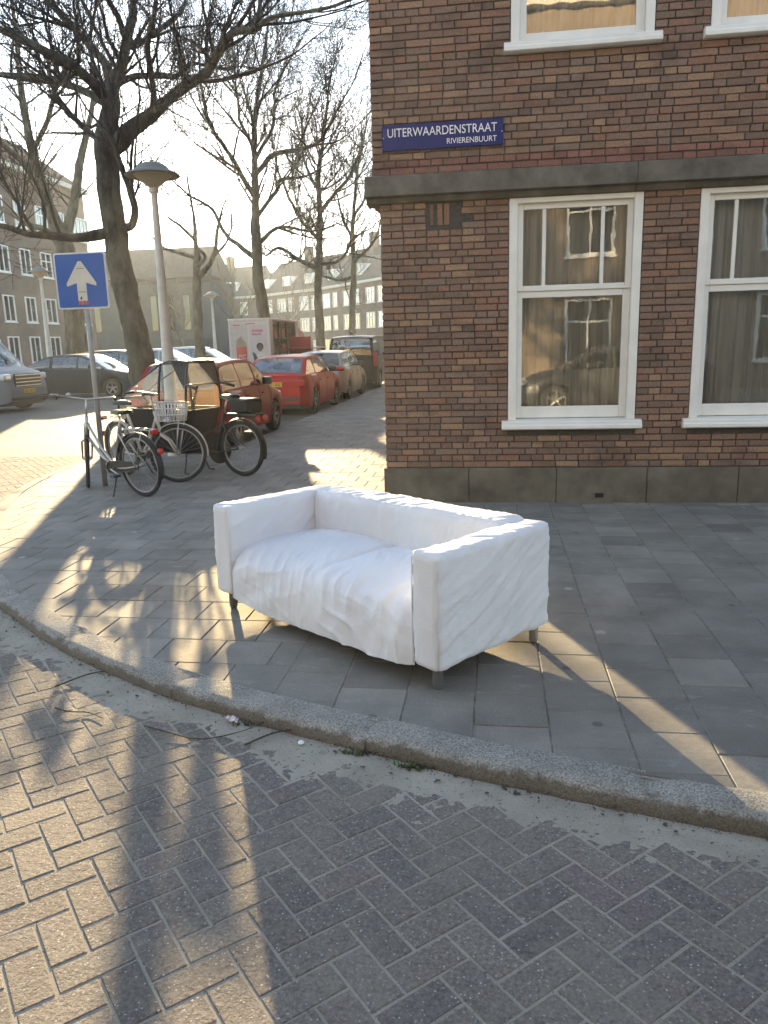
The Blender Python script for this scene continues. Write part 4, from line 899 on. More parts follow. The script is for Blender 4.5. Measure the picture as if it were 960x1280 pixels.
def bicycle(loc, rz, label, fm, steer=0.0, lean=0.0, step=True, basket=False, sad_h=0.93, guard=BLACK, hb=0.30):
    o = empty('bicycle', loc, rz, label, 'bicycle', 'bicycles parked on the corner'); o.rotation_euler = (lean, 0, rz); r = 0.345; WBX = 1.10
    hd0, hd1 = Vector((0.905, 0, 0.60)), Vector((0.845, 0, 0.84)); ax = (hd1 - hd0).normalized(); S = Matrix.Translation(hd0) @ Matrix.Rotation(steer, 4, ax) @ Matrix.Translation(-hd0)
    wheel(o, 'rear_wheel', (0, 0, r), r); wheel(o, 'front_wheel', (WBX, 0, r), r, S)
    bb = (0.44, 0, 0.29); st = (0.275, 0, 0.74); f = MB()
    f.tube([bb, st, (0.245, 0, sad_h - .1)], [0.017, 0.017, 0.013], 10); f.tube([hd0 - ax * 0.03, hd1 + ax * .01], 0.020, 10)
    if step: f.tube([hd1 - ax * .06, (0.66, 0, 0.50), (0.50, 0, 0.36), bb], 0.016, 10); f.tube([hd0 + ax * .03, (0.66, 0, 0.40), bb], 0.018, 10)
    else: f.tube([hd1 - ax * .03, (st[0], 0, st[2] - .05)], 0.016, 10); f.tube([hd0 + ax * .03, bb], 0.019, 10)
    for s in (-1, 1): f.tube([(0, s * .065, r), (0.2, s * .05, .31), (bb[0], s * .03, bb[2])], 0.009, 6); f.tube([(0, s * .065, r), (st[0], s * .02, st[2] - .06)], 0.008, 6)
    f.build('frame', fm, o, True)
    k = MB()
    for s in (-1, 1): k.tube([hd0 - ax * .02 + Vector((0, s * .02, 0)), (hd0 + Vector((0.03, s * .055, -0.04))), (1.01, s * .055, 0.50), (WBX, s * .05, r)], [.013, .013, .012, .009], 8)
    k.xf(S).build('fork', fm, o, True)
    hz = 1.04; h_ = MB().tube([hd1, (0.80, 0, hz)], 0.012, 8).tube([(0.80 - .16, -hb, hz + .02), (0.80 - .05, -hb + .02, hz + .035), (0.86, -.10, hz + .01), (0.82, 0, hz), (0.86, .10, hz + .01), (0.80 - .05, hb - .02, hz + .035), (0.80 - .16, hb, hz + .02)], 0.0115, 8).xf(S).build('handlebar', STEEL, o, True)
    for s in (-1, 1): MB().tube([(0.80 - .19, s * hb, hz + .017), (0.80 - .08, s * (hb - .012), hz + .032)], 0.017, 8).xf(S).build('grip', BLACK, h_, True)
    MB().lathe([(0.0, 0.0), (0.028, 0.0), (0.03, .012), (.012, .03), (0, .032)], 12, (0.80 - .02, hb * .6, hz + .04)).xf(S).build('bell', STEEL, h_, True)
    saddle(o, (0.22, 0, sad_h)); MB().tube([(0.25, 0, 0.7), (0.235, 0, sad_h - .02)], 0.0125, 8).build('seat_post', STEEL, o, True)
    def guardp(c, a0, a1, S_=None):
        rows = []
        for i in range(21):
            a = R(a0 + (a1 - a0) * i / 20); rows.append([(c[0] + (r + .022 - .010 * abs(q)) * math.cos(a), .030 * q, c[2] + (r + .022 - .010 * abs(q)) * math.sin(a)) for q in (-1, -.6, 0, .6, 1)])
        m = MB().grid(rows); 
        if S_: m.xf(S_)
        g = m.build('mudguard', guard, o, True); sol = g.modifiers.new('thick', 'SOLIDIFY'); sol.thickness = 0.002
    guardp((0, 0, r), 20, 200); guardp((WBX, 0, r), -5, 135, S)
    rk = MB(); 
    for s in (-.05, .05): rk.tube([(0.17, s, .745), (-0.30, s, .745)], .005, 5)
    for q in range(4): rk.tube([(0.12 - q * .13, -.055, .745), (0.12 - q * .13, .055, .745)], .004, 5)
    for s in (-1, 1): rk.tube([(-0.18, s * .055, .745), (0, s * .07, r)], .0045, 5)
    rk.build('luggage_rack', STEEL if fm != BLACK else BLACK, o, True)
    bevel(MB().box((-0.335, -.045, .70), (-0.30, .045, .75)).build('tail_light', REDL, o), .01)
    MB().lathe([(0, -.008), (.035, -.006), (.035, .006), (0, .008)], 12, (-0.375, 0, .52), 'x').build('reflector', REDL, o, True)
    MB().prism([(0.50, .24), (0.54, .30), (0.50, .36), (0.44, .38), (0.03, .395), (-.03, .38), (-.04, .34), (-.02, .31), (0.03, .30), (0.40, .235)], -.06, -.045).xf(Matrix.Rotation(R(90), 4, 'X')).build('chain_case', BLACK, o)
    for s, a in ((1, 200), (-1, 20)):
        px_, pz_ = bb[0] + .165 * math.cos(R(a)), bb[2] + .165 * math.sin(R(a)); cr_ = MB().tube([(bb[0], s * .04, bb[2]), (bb[0], s * .075, bb[2]), (px_, s * .085, pz_)], .009, 6).build('crank', STEEL, o, True); bevel(MB().box((px_ - .045, s * .09 - (.09 if s < 0 else 0), pz_ - .011), (px_ + .045, s * .09 + (.09 if s > 0 else 0), pz_ + .011)).build('pedal', BLACK, cr_), .006)
    MB().tube([(0.38, .03, .27), (0.33, .16, 0.03), (0.30, .19, .012)], .009, 6).build('kickstand', BLACK, o, True)
    MB().lathe([(0, -.04), (.03, -.03), (.038, .03), (.034, .04), (0, .045)], 12, (0.985, 0, .74), 'x').xf(S).build('head_lamp', STEEL, o, True)
    if basket:
        b = MB(); x0, x1, z0, z1 = 0.90, 1.20, .73, .95
        for zz, e in ((z0, -.03), (.80, -.02), (.875, -.008), (z1, 0)): b.tube([(x0 - e, -.19 - e, zz), (x1 + e, -.19 - e, zz), (x1 + e, .19 + e, zz), (x0 - e, .19 + e, zz), (x0 - e, -.19 - e, zz)], .006 if zz < z1 else .010, 5, False)
        for q in range(7):
            y = -.16 + .32 * q / 6
            for xx, e in ((x0 + .03, x0), (x1 - .03, x1)): b.tube([(xx, y, z0), (e, y * 1.15, z1)], .006, 5)
        for q in range(6):
            x = x0 + .05 + .2 * q / 5
            for s in (-1, 1): b.tube([(x, s * .16, z0), (x, s * .19, z1)], .006, 5)
        for q in range(5): b.tube([(x0 + .03 + .06 * q, -.16, z0), (x0 + .03 + .06 * q, .16, z0)], .004, 4)
        b.xf(S).build('basket', plain('basket_white', (0.62, 0.62, 0.60), .5), o, True)
        ck = MB(); [ck.tube([(x1 - .04, s * .12, z0), (WBX, s * .075, r)], .007, 5) for s in (-1, 1)]; ck.xf(S).build('carrier_stay', STEEL, o, True)
    return o
SILV = plain('bike_silver', (0.42, 0.42, 0.40), .35, .7); CREAM = plain('bike_cream', (0.50, 0.48, 0.42), .4)
bicycle((-3.74, 7.80, 0), R(152), 'silver bicycle with black saddle leaning beside the one-way sign pole', SILV, steer=R(-34), lean=R(-4), step=True, sad_h=0.90)
bicycle((-4.64, 9.22, 0), R(-32), 'pale bicycle with a white front basket between the silver bicycle and the cargo bicycle', CREAM, steer=R(40), lean=R(5), basket=True, guard=CREAM, sad_h=.92)
# cargo bicycle with a rain tent
cb = empty('cargo_bicycle', (-3.045, 9.10, 0), R(157), 'black cargo bicycle with clear rain tent over its box', 'cargo bicycle')
wheel(cb, 'rear_wheel', (0, 0, .345), .345, tyre=.026); wheel(cb, 'front_wheel', (2.02, 0, .26), .26, tyre=.024, spokes=20)
f = MB(); f.tube([(.42, 0, .28), (.25, 0, .80)], .018, 10); f.tube([(.42, 0, .28), (.85, 0, .26), (1.75, 0, .27), (1.93, 0, .55)], .026, 10); f.tube([(.30, 0, .62), (.80, 0, .42), (.90, 0, .27)], .020, 10); f.tube([(.80, 0, .40), (.76, 0, .95)], .018, 10)
for s in (-1, 1): f.tube([(0, s * .07, .345), (.42, s * .04, .28)], .010, 6); f.tube([(0, s * .07, .345), (.29, s * .03, .66)], .009, 6); f.tube([(1.93, s * .03, .52), (2.02, s * .06, .26)], .012, 6)
f.build('frame', BLACK, cb, True)
def hull(rows, mat, name, parent, sm=False): m = MB().grid(rows); return m.build(name, mat, parent, sm)
BOXM = plain('cargo_box', (0.011, 0.011, 0.012), .6, spec=.25)
m = MB(); lo = [(.70, .22), (1.72, .16), (1.72, -.16), (.70, -.22)]; hi = [(.60, .31), (1.86, .25), (1.86, -.25), (.60, -.31)]
m.add([(x, y, .27) for x, y in lo] + [(x, y, .82) for x, y in hi], [(0, 1, 5, 4), (1, 2, 6, 5), (2, 3, 7, 6), (3, 0, 4, 7), (3, 2, 1, 0)]); bx_ = m.build('box', BOXM, cb); bevel(bx_, .05, 3); sol = bx_.modifiers.new('t', 'SOLIDIFY'); sol.thickness = .012
# tent: black rear and roof pieces, clear side panels
def tent_pt(t, s, u):     # t along, s = -1/1 side, u height 0..1
    x = .58 + 1.28 * t; ztop = 1.40 + .02 * math.sin(t * 9) - .46 * max(0, (t - .35) / .65) ** 1.2; wd = .31 - .06 * t
    return (x, s * wd * (1 - .28 * u ** 2), .82 + (ztop - .82) * u)
for s in (-1, 1):
    MB().grid([[tent_pt(i / 12, s, j / 6) for j in range(7)] for i in range(13)]).build('clear_panel', MATS['tent'], cb, True)
MB().grid([[(tent_pt(i / 12, 1, 1)[0], .225 * (1 - .2 * i / 12) * q, tent_pt(i / 12, 1, 1)[2] + .02 * (1 - q * q)) for q in (-1, -.5, 0, .5, 1)] for i in range(3)]).build('tent_roof', BOXM, cb, True)
MB().grid([[(tent_pt(i / 12, 1, 1)[0], .225 * (1 - .2 * i / 12) * q, tent_pt(i / 12, 1, 1)[2] + .02 * (1 - q * q)) for q in (-1, -.5, 0, .5, 1)] for i in range(2, 13)]).build('clear_panel', MATS['tent'], cb, True)
MB().grid([[(x, .31 * (1 - .28 * u * u) * q, .82 + (tent_pt(0, 1, 1)[2] - .82) * u) for q in (-1, 0, 1)] for u, x in ((0, .58), (.5, .57), (1, .58))]).build('rear_panel', MATS['tent'], cb, True)
ho = MB()
for t in (0.0, .38, 1.0): ho.tube([tent_pt(t, -1, u / 5) for u in range(6)] + [tent_pt(t, 1, 1 - u / 5) for u in range(6)], .017, 6)
for s in (-1, 1): ho.tube([tent_pt(i / 8, s, 1) for i in range(9)], .009, 6); ho.tube([tent_pt(i / 8, s, 0) for i in range(9)], .014, 6)
ho.build('tent_hoop', BLACK, cb, True)
MB().grid([[tent_pt(.0 + .24 * i / 6, s_, 1 - .0 - (0.62 * (1 - i / 6)) * j / 4) for j in range(5)] for s_ in (1,) for i in range(7)]).build('tent_flap', BOXM, cb, True)
MB().grid([[tent_pt(.0 + .24 * i / 6, -1, 1 - (0.62 * (1 - i / 6)) * j / 4) for j in range(5)] for i in range(7)]).build('tent_flap', BOXM, cb, True)
MB().tube([(.76, 0, .92), (.66, 0, 1.12)], .014, 8).tube([(.42, -.33, 1.10), (.56, -.30, 1.13), (.66, -.1, 1.12), (.66, .1, 1.12), (.56, .30, 1.13), (.42, .33, 1.10)], .012, 8).build('handlebar', BLACK, cb, True)
for s in (-1, 1): MB().tube([(.36, s * .335, 1.085), (.50, s * .315, 1.12)], .018, 8).build('grip', BLACK, cb, True)
saddle(cb, (.17, 0, .96)); MB().tube([(.25, 0, .78), (.20, 0, .94)], .013, 8).build('seat_post', STEEL, cb, True)
rows = [[(.362 * math.cos(R(a)), .036 * q, .345 + (.375 - .012 * abs(q)) * math.sin(R(a))) for q in (-1, -.5, 0, .5, 1)] for a in range(10, 205, 9)]
g = MB().grid(rows).build('mudguard', BLACK, cb, True)
bevel(MB().box((-.32, -.09, .74), (.14, .09, .78)).build('luggage_rack', BLACK, cb), .01)
bevel(MB().box((-.26, -.14, .785), (.06, .14, .96)).build('rack_bag', BOXM, cb), .04, 3)
for y in (-.06, .06): MB().lathe([(0, -.012), (.042, -.01), (.042, .01), (0, .012)], 14, (-.335, y, .72), 'x').build('tail_light', REDL, cb, True)
MB().lathe([(0, -.03), (.17, -.028), (.17, .028), (0, .03)], 24, (.42, -.05, .30), 'y').build('chain_case', BLACK, cb, True)
for s in (-1, 1): MB().tube([(.82, s * .12, .28), (.78, s * .22, .015), (.70, s * .22, .012)], .012, 6).build('kickstand', BLACK, cb, True)

# ------------------------------------------------------------------ cars
def paint(name, c, metal=0.0, rough=.28): 
    return plain(name, c, rough + .1, metal, .05, 3.0, coat=.06, spec=.12)
PLATE = plain('plate_yellow', (0.62, 0.38, 0.015), .5, var=.04); HEADL = plain('head_lamp_glass', (0.55, 0.56, 0.55), .12, .3, coat=.6); SEATM = plain('car_seat', (0.03, 0.03, 0.032), .8); RIM = plain('alloy', (0.42, 0.42, 0.41), .35, .85)
def car_wheel(parent, x, y, r, side, spoked=5):
    t = MB().lathe([(r * .62, -.095), (r * .90, -.10), (r * .985, -.08), (r, -.04), (r, .04), (r * .985, .08), (r * .90, .10), (r * .62, .095)], 30, (x, y, r), 'y').build('wheel', RUBBER, parent, auto=40)
    m = MB().lathe([(0, side * .045), (r * .16, side * .05), (r * .2, side * .03)], 12, (x, y, r), 'y'); m.torus((x, y + side * .07, r), r * .60, r * .045, 'y', 30, 6)
    for i in range(spoked):
        a = 2 * math.pi * i / spoked + .3; ca_, sa_ = math.cos(a), math.sin(a)
        m.tube([(x + ca_ * r * .1, y + side * .04, r + sa_ * r * .1), (x + ca_ * r * .58, y + side * .065, r + sa_ * r * .58)], [r * .09, r * .065], 6)
    m.build('rim', RIM, t, auto=40); MB().lathe([(0, side * -.02), (r * .6, side * -.02)], 24, (x, y, r), 'y').build('brake_disc', BLACK, t)
def interp(P, x):
    if x <= P[0][0]: return P[0][1]
    for (a, b), (c, d) in zip(P, P[1:]):
        if x <= c: return b + (d - b) * (x - a) / max(1e-6, c - a)
    return P[-1][1]
def car(name, label, cat, loc, rz, body, L_, W_, H_, belt, top, prof, xf, xr, wr=.31, pillars=(), group='cars parked along the street', tails=(), heads=(), plate_r=.75, plate_f=.45, lower=None, roofmat=None, sill=.20, grille=None, flare=.0, nomirror=False, wb_=.91, wr_=.70):
    o = empty(name, loc, rz, label, cat, group); hl = L_ / 2; hw = W_ / 2
    # top = [(x, z)] upper edge of the lower body; prof = [(x, z)] side line of the cabin from the rear base over the roof to the base of the windscreen
    xs = sorted(set([round(-hl + L_ * i / 36, 3) for i in range(37)] + [round(c + (wr + .055) * math.cos(R(a)), 3) for c in (xf, xr) for a in range(0, 181, 15)] + [round(s * (hl - e), 3) for s in (-1, 1) for e in (0.0, .02, .06, .12, .2)]))
    rows = []
    for x in xs:
        e = max(0, (abs(x) - (hl - .42)) / .42); wdt = hw * (1 - .20 * e ** 2.4); zt = interp(top, x); zb = sill + .10 * max(0, (abs(x) - (hl - .5)) / .5) ** 2
        for c in (xf, xr):
            dx = abs(x - c)
            if dx < wr + .055: zb = max(zb, wr + math.sqrt(max(0, (wr + .055) ** 2 - dx * dx)) - .01)
        zb = min(zb, zt - .08); k = zt - zb
        half = [(wdt * .945, zb), (wdt * .985, zb + k * .22), (wdt, zb + k * .45), (wdt * .992, zb + k * .66), (wdt * .97, zb + k * .86), (wdt * .925, zt - .004), (wdt * .86, zt + .012), (wdt * .45, zt + .024), (0, zt + .028)]
        row = [(x, y, z) for y, z in half] + [(x, -y, z) for y, z in reversed(half[:-1])]; rows.append(row)
    m = MB().grid(rows); c = len(rows[0]); m.f.append(tuple(range(c))); m.f.append(tuple(reversed(range(len(m.v) - c, len(m.v)))))
    bd = m.build('body', body, o, auto=38)
    for px_ in list(pillars) + [xf - .42]:          # shut lines of the doors
        xq = min(xs, key=lambda v: abs(v - px_)); rq = rows[xs.index(xq)]
        for sgn in (0, 1):
            sec = rq[:6] if sgn == 0 else rq[-6:]; MB().tube([(a_, b_ * 1.0015, c2) for a_, b_, c2 in sec], .005, 4, False).build('shut_line', BLACK, bd)
    MB().box((-hl + .18, -hw + .20, sill - .03), (hl - .18, hw - .20, sill + .35)).build('underbody', BLACK, o)
    # cabin
    PS = smooth3([(x, 0, z) for x, z in prof], 6); PS = [(p.x, p.z) for p in PS]; zr = max(z for _, z in PS); wb = hw * wb_; wt = hw * wr_
    def wg(z): t = max(0, min(1, (z - belt) / (zr - belt))); return wb + (wt - wb) * t ** 1.25
    x_lo, x_hi = PS[0][0], PS[-1][0]; ri = [i for i, p in enumerate(PS) if p[1] > zr - .075]; i0, i1 = ri[0], ri[-1]
    V = [-1, -.93, -.86, -.5, 0, .5, .86, .93, 1]
    def tp(i, v): x, z = PS[i]; w_ = wg(z); return (x, w_ * v, z - .028 * v ** 4 + .012 * (1 - v * v))
    roof = MB(); gl = {'rear_window': MB(), 'windscreen': MB()}
    for i in range(len(PS) - 1):
        for j in range(len(V) - 1):
            q = [tp(i, V[j]), tp(i, V[j + 1]), tp(i + 1, V[j + 1]), tp(i + 1, V[j])]; inner = 2 <= j <= 5
            if inner and 1 <= i < i0: gl['rear_window'].add(q, [(3, 2, 1, 0)])
            elif inner and i1 <= i < len(PS) - 1: gl['windscreen'].add(q, [(3, 2, 1, 0)])
            else: roof.add(q, [(3, 2, 1, 0)])
    def zp(x): 
        for (a, b), (c_, d) in zip(PS, PS[1:]):
            if a <= x <= c_: return b + (d - b) * (x - a) / max(1e-6, c_ - a)
        return belt
    NX = 56; T_ = [0, .07, .3, .55, .8, .88, 1]; bounds = [x_lo] + list(pillars) + [x_hi]; wins = {}
    for s in (-1, 1):
        for i in range(NX):
            xa, xb = x_lo + (x_hi - x_lo) * i / NX, x_lo + (x_hi - x_lo) * (i + 1) / NX; xm = (xa + xb) / 2
            for j in range(len(T_) - 1):
                q = []
                for x, t in ((xa, T_[j]), (xb, T_[j]), (xb, T_[j + 1]), (xa, T_[j + 1])):
                    ze = zp(x) - .028; bz = min(interp(top, x) + .0, ze); z = bz + (ze - bz) * t; q.append((x, s * wg(z), z))
                hgt = zp(xm) - belt; glass = 1 <= j <= 4 and hgt > .11 and all(abs(xm - p) > .035 for p in pillars)
                fc = [(0, 1, 2, 3)] if s < 0 else [(3, 2, 1, 0)]
                if glass:
                    seg = sum(1 for p in pillars if xm > p); wins.setdefault((s, seg), MB()).add(q, fc)
                else: roof.add(q, fc)
    bm = bmesh.new(); 
    me = roof.mesh('roof', roofmat or body, True); bm.from_mesh(me); bmesh.ops.remove_doubles(bm, verts=bm.verts, dist=.0004); bmesh.ops.recalc_face_normals(bm, faces=bm.faces); bm.to_mesh(me); bm.free()
    me.polygons.foreach_set('use_smooth', [True] * len(me.polygons)); 
    try: me.set_sharp_from_angle(angle=R(35))
    except Exception: pass
    ro = inst(me, 'roof', o)
    for nm, g in gl.items(): 
        if g.f: g.build(nm, MATS['car_glass'], o, True)
    for k_, g in wins.items():
        if len(g.f) > 6: g.build('side_window', MATS['car_glass'], o, True)
    it = MB().box((x_lo + .12, -wb + .06, belt - .12), (x_hi - .35, wb - .06, belt - .06)); it.box((x_hi - .75, -wb + .08, belt - .1), (x_hi - .25, wb - .08, belt + .03)).build('interior', SEATM, o)
    for x in (x_lo + .5 * (x_hi - x_lo) + .10, x_lo + .22 * (x_hi - x_lo) + .05):
        for s in (-1, 1): bevel(MB().box((x - .07, s * .36 - .21, belt - .15), (x + .05, s * .36 + .21, belt + .12)).box((x - .06, s * .36 - .11, belt + .14), (x + .03, s * .36 + .11, belt + .30)).build('seat', SEATM, o), .04, 2)
    for x in (xf, xr):
        for s in (-1, 1): car_wheel(o, x, s * (hw - .115), wr, s)
    for i, (x, y, z, a, b, c_) in enumerate(tails): 
        for s in (-1, 1): bevel(MB().box((x - a, s * y - b, z - c_), (x + a, s * y + b, z + c_)).build('tail_light', REDL, o), min(a, b, c_) * .6, 2)
    for i, (x, y, z, a, b, c_) in enumerate(heads):
        for s in (-1, 1): bevel(MB().box((x - a, s * y - b, z - c_), (x + a, s * y + b, z + c_)).build('headlight', HEADL, o), min(a, b, c_) * .6, 2)
    def pl(x, z, d): 
        p_ = bevel(MB().box((x - .008, -.26, z - .055), (x + .008, .26, z + .055)).build('number_plate', PLATE, o), .006); mk = MB()
        for q in range(7):
            if q in (2, 5): continue
            y = -.2 + .065 * q; mk.box((x + d * .0085 - .001, y, z - .028), (x + d * .0085 + .001, y + .036, z - .006)).box((x + d * .0085 - .001, y, z + .004), (x + d * .0085 + .001, y + .014, z + .03))
        mk.build('characters', BLACK, p_)
    if plate_r: pl(-hl - .006, plate_r, -1)
    if plate_f: pl(hl + .006, plate_f, 1)
    for a_, b_ in (((-hl - .02, -hw * .78, sill + .17), (-hl + .10, hw * .78, sill + .26)), ((hl - .10, -hw * .78, sill + .12), (hl + .02, hw * .78, sill + .22))): bevel(MB().box(a_, b_).build('bumper_strip', lower or BLACK, o), .02, 2)
    if not nomirror:
        for s in (-1, 1): bevel(MB().box((x_hi - .62, s * (wb + .10) - .10, belt + .03), (x_hi - .50, s * (wb + .10) + .10, belt + .17)).build('mirror', lower or BLACK, o), .04, 3)
    for xx in [(p + .12) for p in pillars][-2:]:
        for s in (-1, 1): bevel(MB().box((xx, s * hw * .985 - .018, belt - .13), (xx + .2, s * hw * .985 + .018, belt - .10)).build('door_handle', body, o), .008)
    if grille:
        g = MB()
        for q in range(grille[3]): z = grille[0] + (grille[1] - grille[0]) * q / max(1, grille[3] - 1); g.box((hl - .05, -grille[2], z - .014), (hl + .012, grille[2], z + .014))
        g.build('grille_bars', STEEL, o); bevel(MB().box((hl - .06, -grille[2] - .02, grille[0] - .04), (hl + .004, grille[2] + .02, grille[1] + .04)).build('grille', BLACK, o), .02)
    return o
N90 = R(90)
car('parked_car', 'small dark red hatchback parked nearest behind the cargo bicycle', 'car', (-5.10, 13.95, ROADZ), N90, paint('paint_darkred', (0.26, 0.014, 0.012)), 3.78, 1.66, 1.45, .92,
    [(-1.89, .86), (-1.80, .93), (.55, .93), (.95, .91), (1.6, .76), (1.83, .62), (1.89, .52)], [(-1.80, .94), (-1.62, 1.30), (-1.38, 1.42), (-.6, 1.455), (.0, 1.44), (.38, 1.36), (1.02, .93)], 1.17, -1.22, .29, (-.78, .12), tails=[(-1.845, .71, .88, .05, .07, .19)], heads=[(1.74, .60, .68, .12, .14, .07)])
car('parked_car', 'bright red car with yellow number plate parked between the dark red and silver cars', 'car', (-5.18, 20.2, ROADZ), N90, paint('paint_red', (0.46, 0.012, 0.012)), 4.55, 1.72, 1.43, .92,
    [(-2.275, .80), (-2.24, .94), (-2.0, .97), (.8, .93), (1.15, .92), (1.95, .74), (2.2, .62), (2.275, .50)], [(-2.02, .98), (-1.45, 1.31), (-1.15, 1.395), (-.4, 1.43), (.2, 1.42), (.5, 1.35), (1.22, .93)], 1.38, -1.24, .31, (-.92, .05), tails=[(-2.25, .62, .78, .045, .17, .08)], heads=[(2.12, .6, .66, .1, .16, .07)], plate_r=.76, lower=plain('bumper_dark', (.05, .04, .04), .6))
car('parked_car', 'silver hatchback with red tail lights parked in front of the black van', 'car', (-5.20, 24.9, ROADZ), N90, paint('paint_silver', (0.36, 0.34, 0.30), .4), 4.2, 1.77, 1.47, .95,
    [(-2.1, .80), (-2.05, .96), (-1.8, .98), (.75, .95), (1.05, .93), (1.8, .76), (2.03, .62), (2.1, .5)], [(-1.95, .99), (-1.62, 1.32), (-1.35, 1.43), (-.5, 1.475), (.1, 1.46), (.45, 1.38), (1.15, .95)], 1.28, -1.32, .31, (-.85, .1), tails=[(-2.0, .70, .96, .10, .14, .07)], heads=[(1.95, .62, .70, .12, .15, .07)])
car('parked_van', 'black passenger van parked farthest along the kerb', 'van', (-5.15, 31.0, ROADZ), N90, paint('paint_black', (0.012, 0.012, 0.013)), 4.9, 1.90, 1.97, 1.18,
    [(-2.45, 1.1), (-2.43, 1.18), (1.2, 1.15), (1.75, 1.08), (2.2, .90), (2.40, .75), (2.45, .55)], [(-2.43, 1.19), (-2.36, 1.70), (-2.25, 1.90), (-1.6, 1.965), (-.2, 1.97), (.6, 1.94), (.98, 1.80), (1.82, 1.10)], 1.48, -1.50, .34, (-1.15, .15), tails=[(-2.42, .88, 1.10, .05, .06, .26)], heads=[(2.30, .70, .85, .1, .16, .1)], plate_r=.95, wr_=.80, group='vans')
def left(name, label, cat, xfront, y, L_, *a, **k): return car(name, label, cat, (xfront - L_ / 2, y, 0.018), R(k.pop('rz', -2)), *a[:1], L_, *a[1:], **k)
left('parked_van', 'grey delivery van with slatted grille and yellow plate at the left edge', 'van', -12.55, 19.9, 5.2, paint('paint_vandark', (0.20, 0.215, 0.235)), 2.05, 2.35, 1.30,
     [(-2.6, 1.2), (-2.58, 1.3), (1.45, 1.3), (1.75, 1.22), (2.3, 1.07), (2.52, .92), (2.6, .60)], [(-2.58, 1.31), (-2.55, 2.0), (-2.5, 2.25), (-1.8, 2.34), (.3, 2.35), (.75, 2.30), (1.05, 2.12), (1.90, 1.20)], 1.72, -1.7, .35, (-.4, .45), heads=[(2.36, .78, .93, .2, .16, .09)], plate_f=.55, grille=(.70, .98, .55, 4), wr_=.86, wb_=.95, group='vans')
left('parked_car', 'dark sedan parked beside the delivery van on the left', 'car', -11.75, 25.6, 4.62, paint('paint_navy', (0.020, 0.030, 0.045)), 1.82, 1.47, .96,
     [(-2.31, .82), (-2.2, 1.0), (-1.6, 1.02), (.9, .97), (1.25, .95), (2.0, .82), (2.24, .68), (2.31, .5)], [(-1.85, 1.03), (-1.15, 1.36), (-.85, 1.44), (-.3, 1.475), (.2, 1.46), (.52, 1.38), (1.32, .95)], 1.45, -1.38, .33, (-.78, .2), heads=[(2.14, .68, .68, .12, .17, .06)], grille=(.58, .68, .26, 3), plate_f=.42)
left('parked_car', 'dark grey family car behind the dark sedan and the big tree trunk', 'car', -12.0, 28.9, 4.3, paint('paint_grey', (0.055, 0.06, 0.065), .3), 1.80, 1.58, 1.0,
     [(-2.15, .85), (-2.1, 1.02), (.8, 1.0), (1.2, .97), (1.9, .8), (2.1, .66), (2.15, .5)], [(-2.02, 1.03), (-1.8, 1.36), (-1.5, 1.52), (-.6, 1.585), (.1, 1.57), (.45, 1.48), (1.3, .98)], 1.32, -1.32, .32, (-.9, .15), heads=[(1.98, .66, .74, .12, .16, .07)])
left('parked_car', 'silver car parked just right of the lamp post in the far row', 'car', -12.3, 33.2, 4.3, paint('paint_silver2', (0.42, 0.43, 0.44), .5), 1.80, 1.60, 1.0,
     [(-2.15, .85), (-2.1, 1.02), (.8, 1.0), (1.2, .97), (1.9, .8), (2.1, .66), (2.15, .5)], [(-2.02, 1.03), (-1.7, 1.40), (-1.4, 1.54), (-.5, 1.605), (.1, 1.59), (.45, 1.48), (1.3, .98)], 1.32, -1.32, .32, (-.9, .15), heads=[(1.98, .66, .74, .12, .16, .07)])
left('parked_car', 'blue car with pale roof next to the white delivery truck', 'car', -12.0, 37.0, 4.4, paint('paint_blue', (0.02, 0.06, 0.22)), 1.82, 1.66, 1.02,
     [(-2.2, .85), (-2.15, 1.04), (.8, 1.02), (1.2, .99), (1.95, .82), (2.15, .66), (2.2, .5)], [(-2.08, 1.05), (-1.95, 1.42), (-1.75, 1.60), (-.6, 1.665), (.1, 1.65), (.5, 1.52), (1.35, 1.0)], 1.35, -1.35, .32, (-.9, .15), heads=[(2.03, .66, .76, .12, .16, .07)], roofmat=paint('paint_pale', (.5, .52, .55)))
left('parked_car', 'pale car whose roof shows between the one-way sign pole and the big tree', 'car', -13.5, 41.0, 4.4, paint('paint_white', (0.62, 0.62, 0.60)), 1.82, 1.66, 1.02,
     [(-2.2, .85), (-2.15, 1.04), (.8, 1.02), (1.2, .99), (1.95, .82), (2.15, .66), (2.2, .5)], [(-2.08, 1.05), (-1.95, 1.42), (-1.75, 1.60), (-.6, 1.665), (.1, 1.65), (.5, 1.52), (1.35, 1.0)], 1.35, -1.35, .32, (-.9, .15), heads=[(2.03, .66, .76, .12, .16, .07)])
car('parked_car', 'dark car parked across the road, mirrored in the ground floor window', 'car', (2.75, -3.2, ROADZ), R(180), bpy.data.materials['paint_grey'], 4.4, 1.80, 1.47, .95,
    [(-2.2, .82), (-2.1, .98), (.8, .95), (1.15, .93), (1.9, .78), (2.13, .64), (2.2, .5)], [(-2.0, .99), (-1.5, 1.34), (-1.2, 1.44), (-.4, 1.475), (.2, 1.46), (.5, 1.38), (1.25, .95)], 1.36, -1.32, .32, (-.85, .1), heads=[(2.03, .64, .70, .12, .16, .07)])

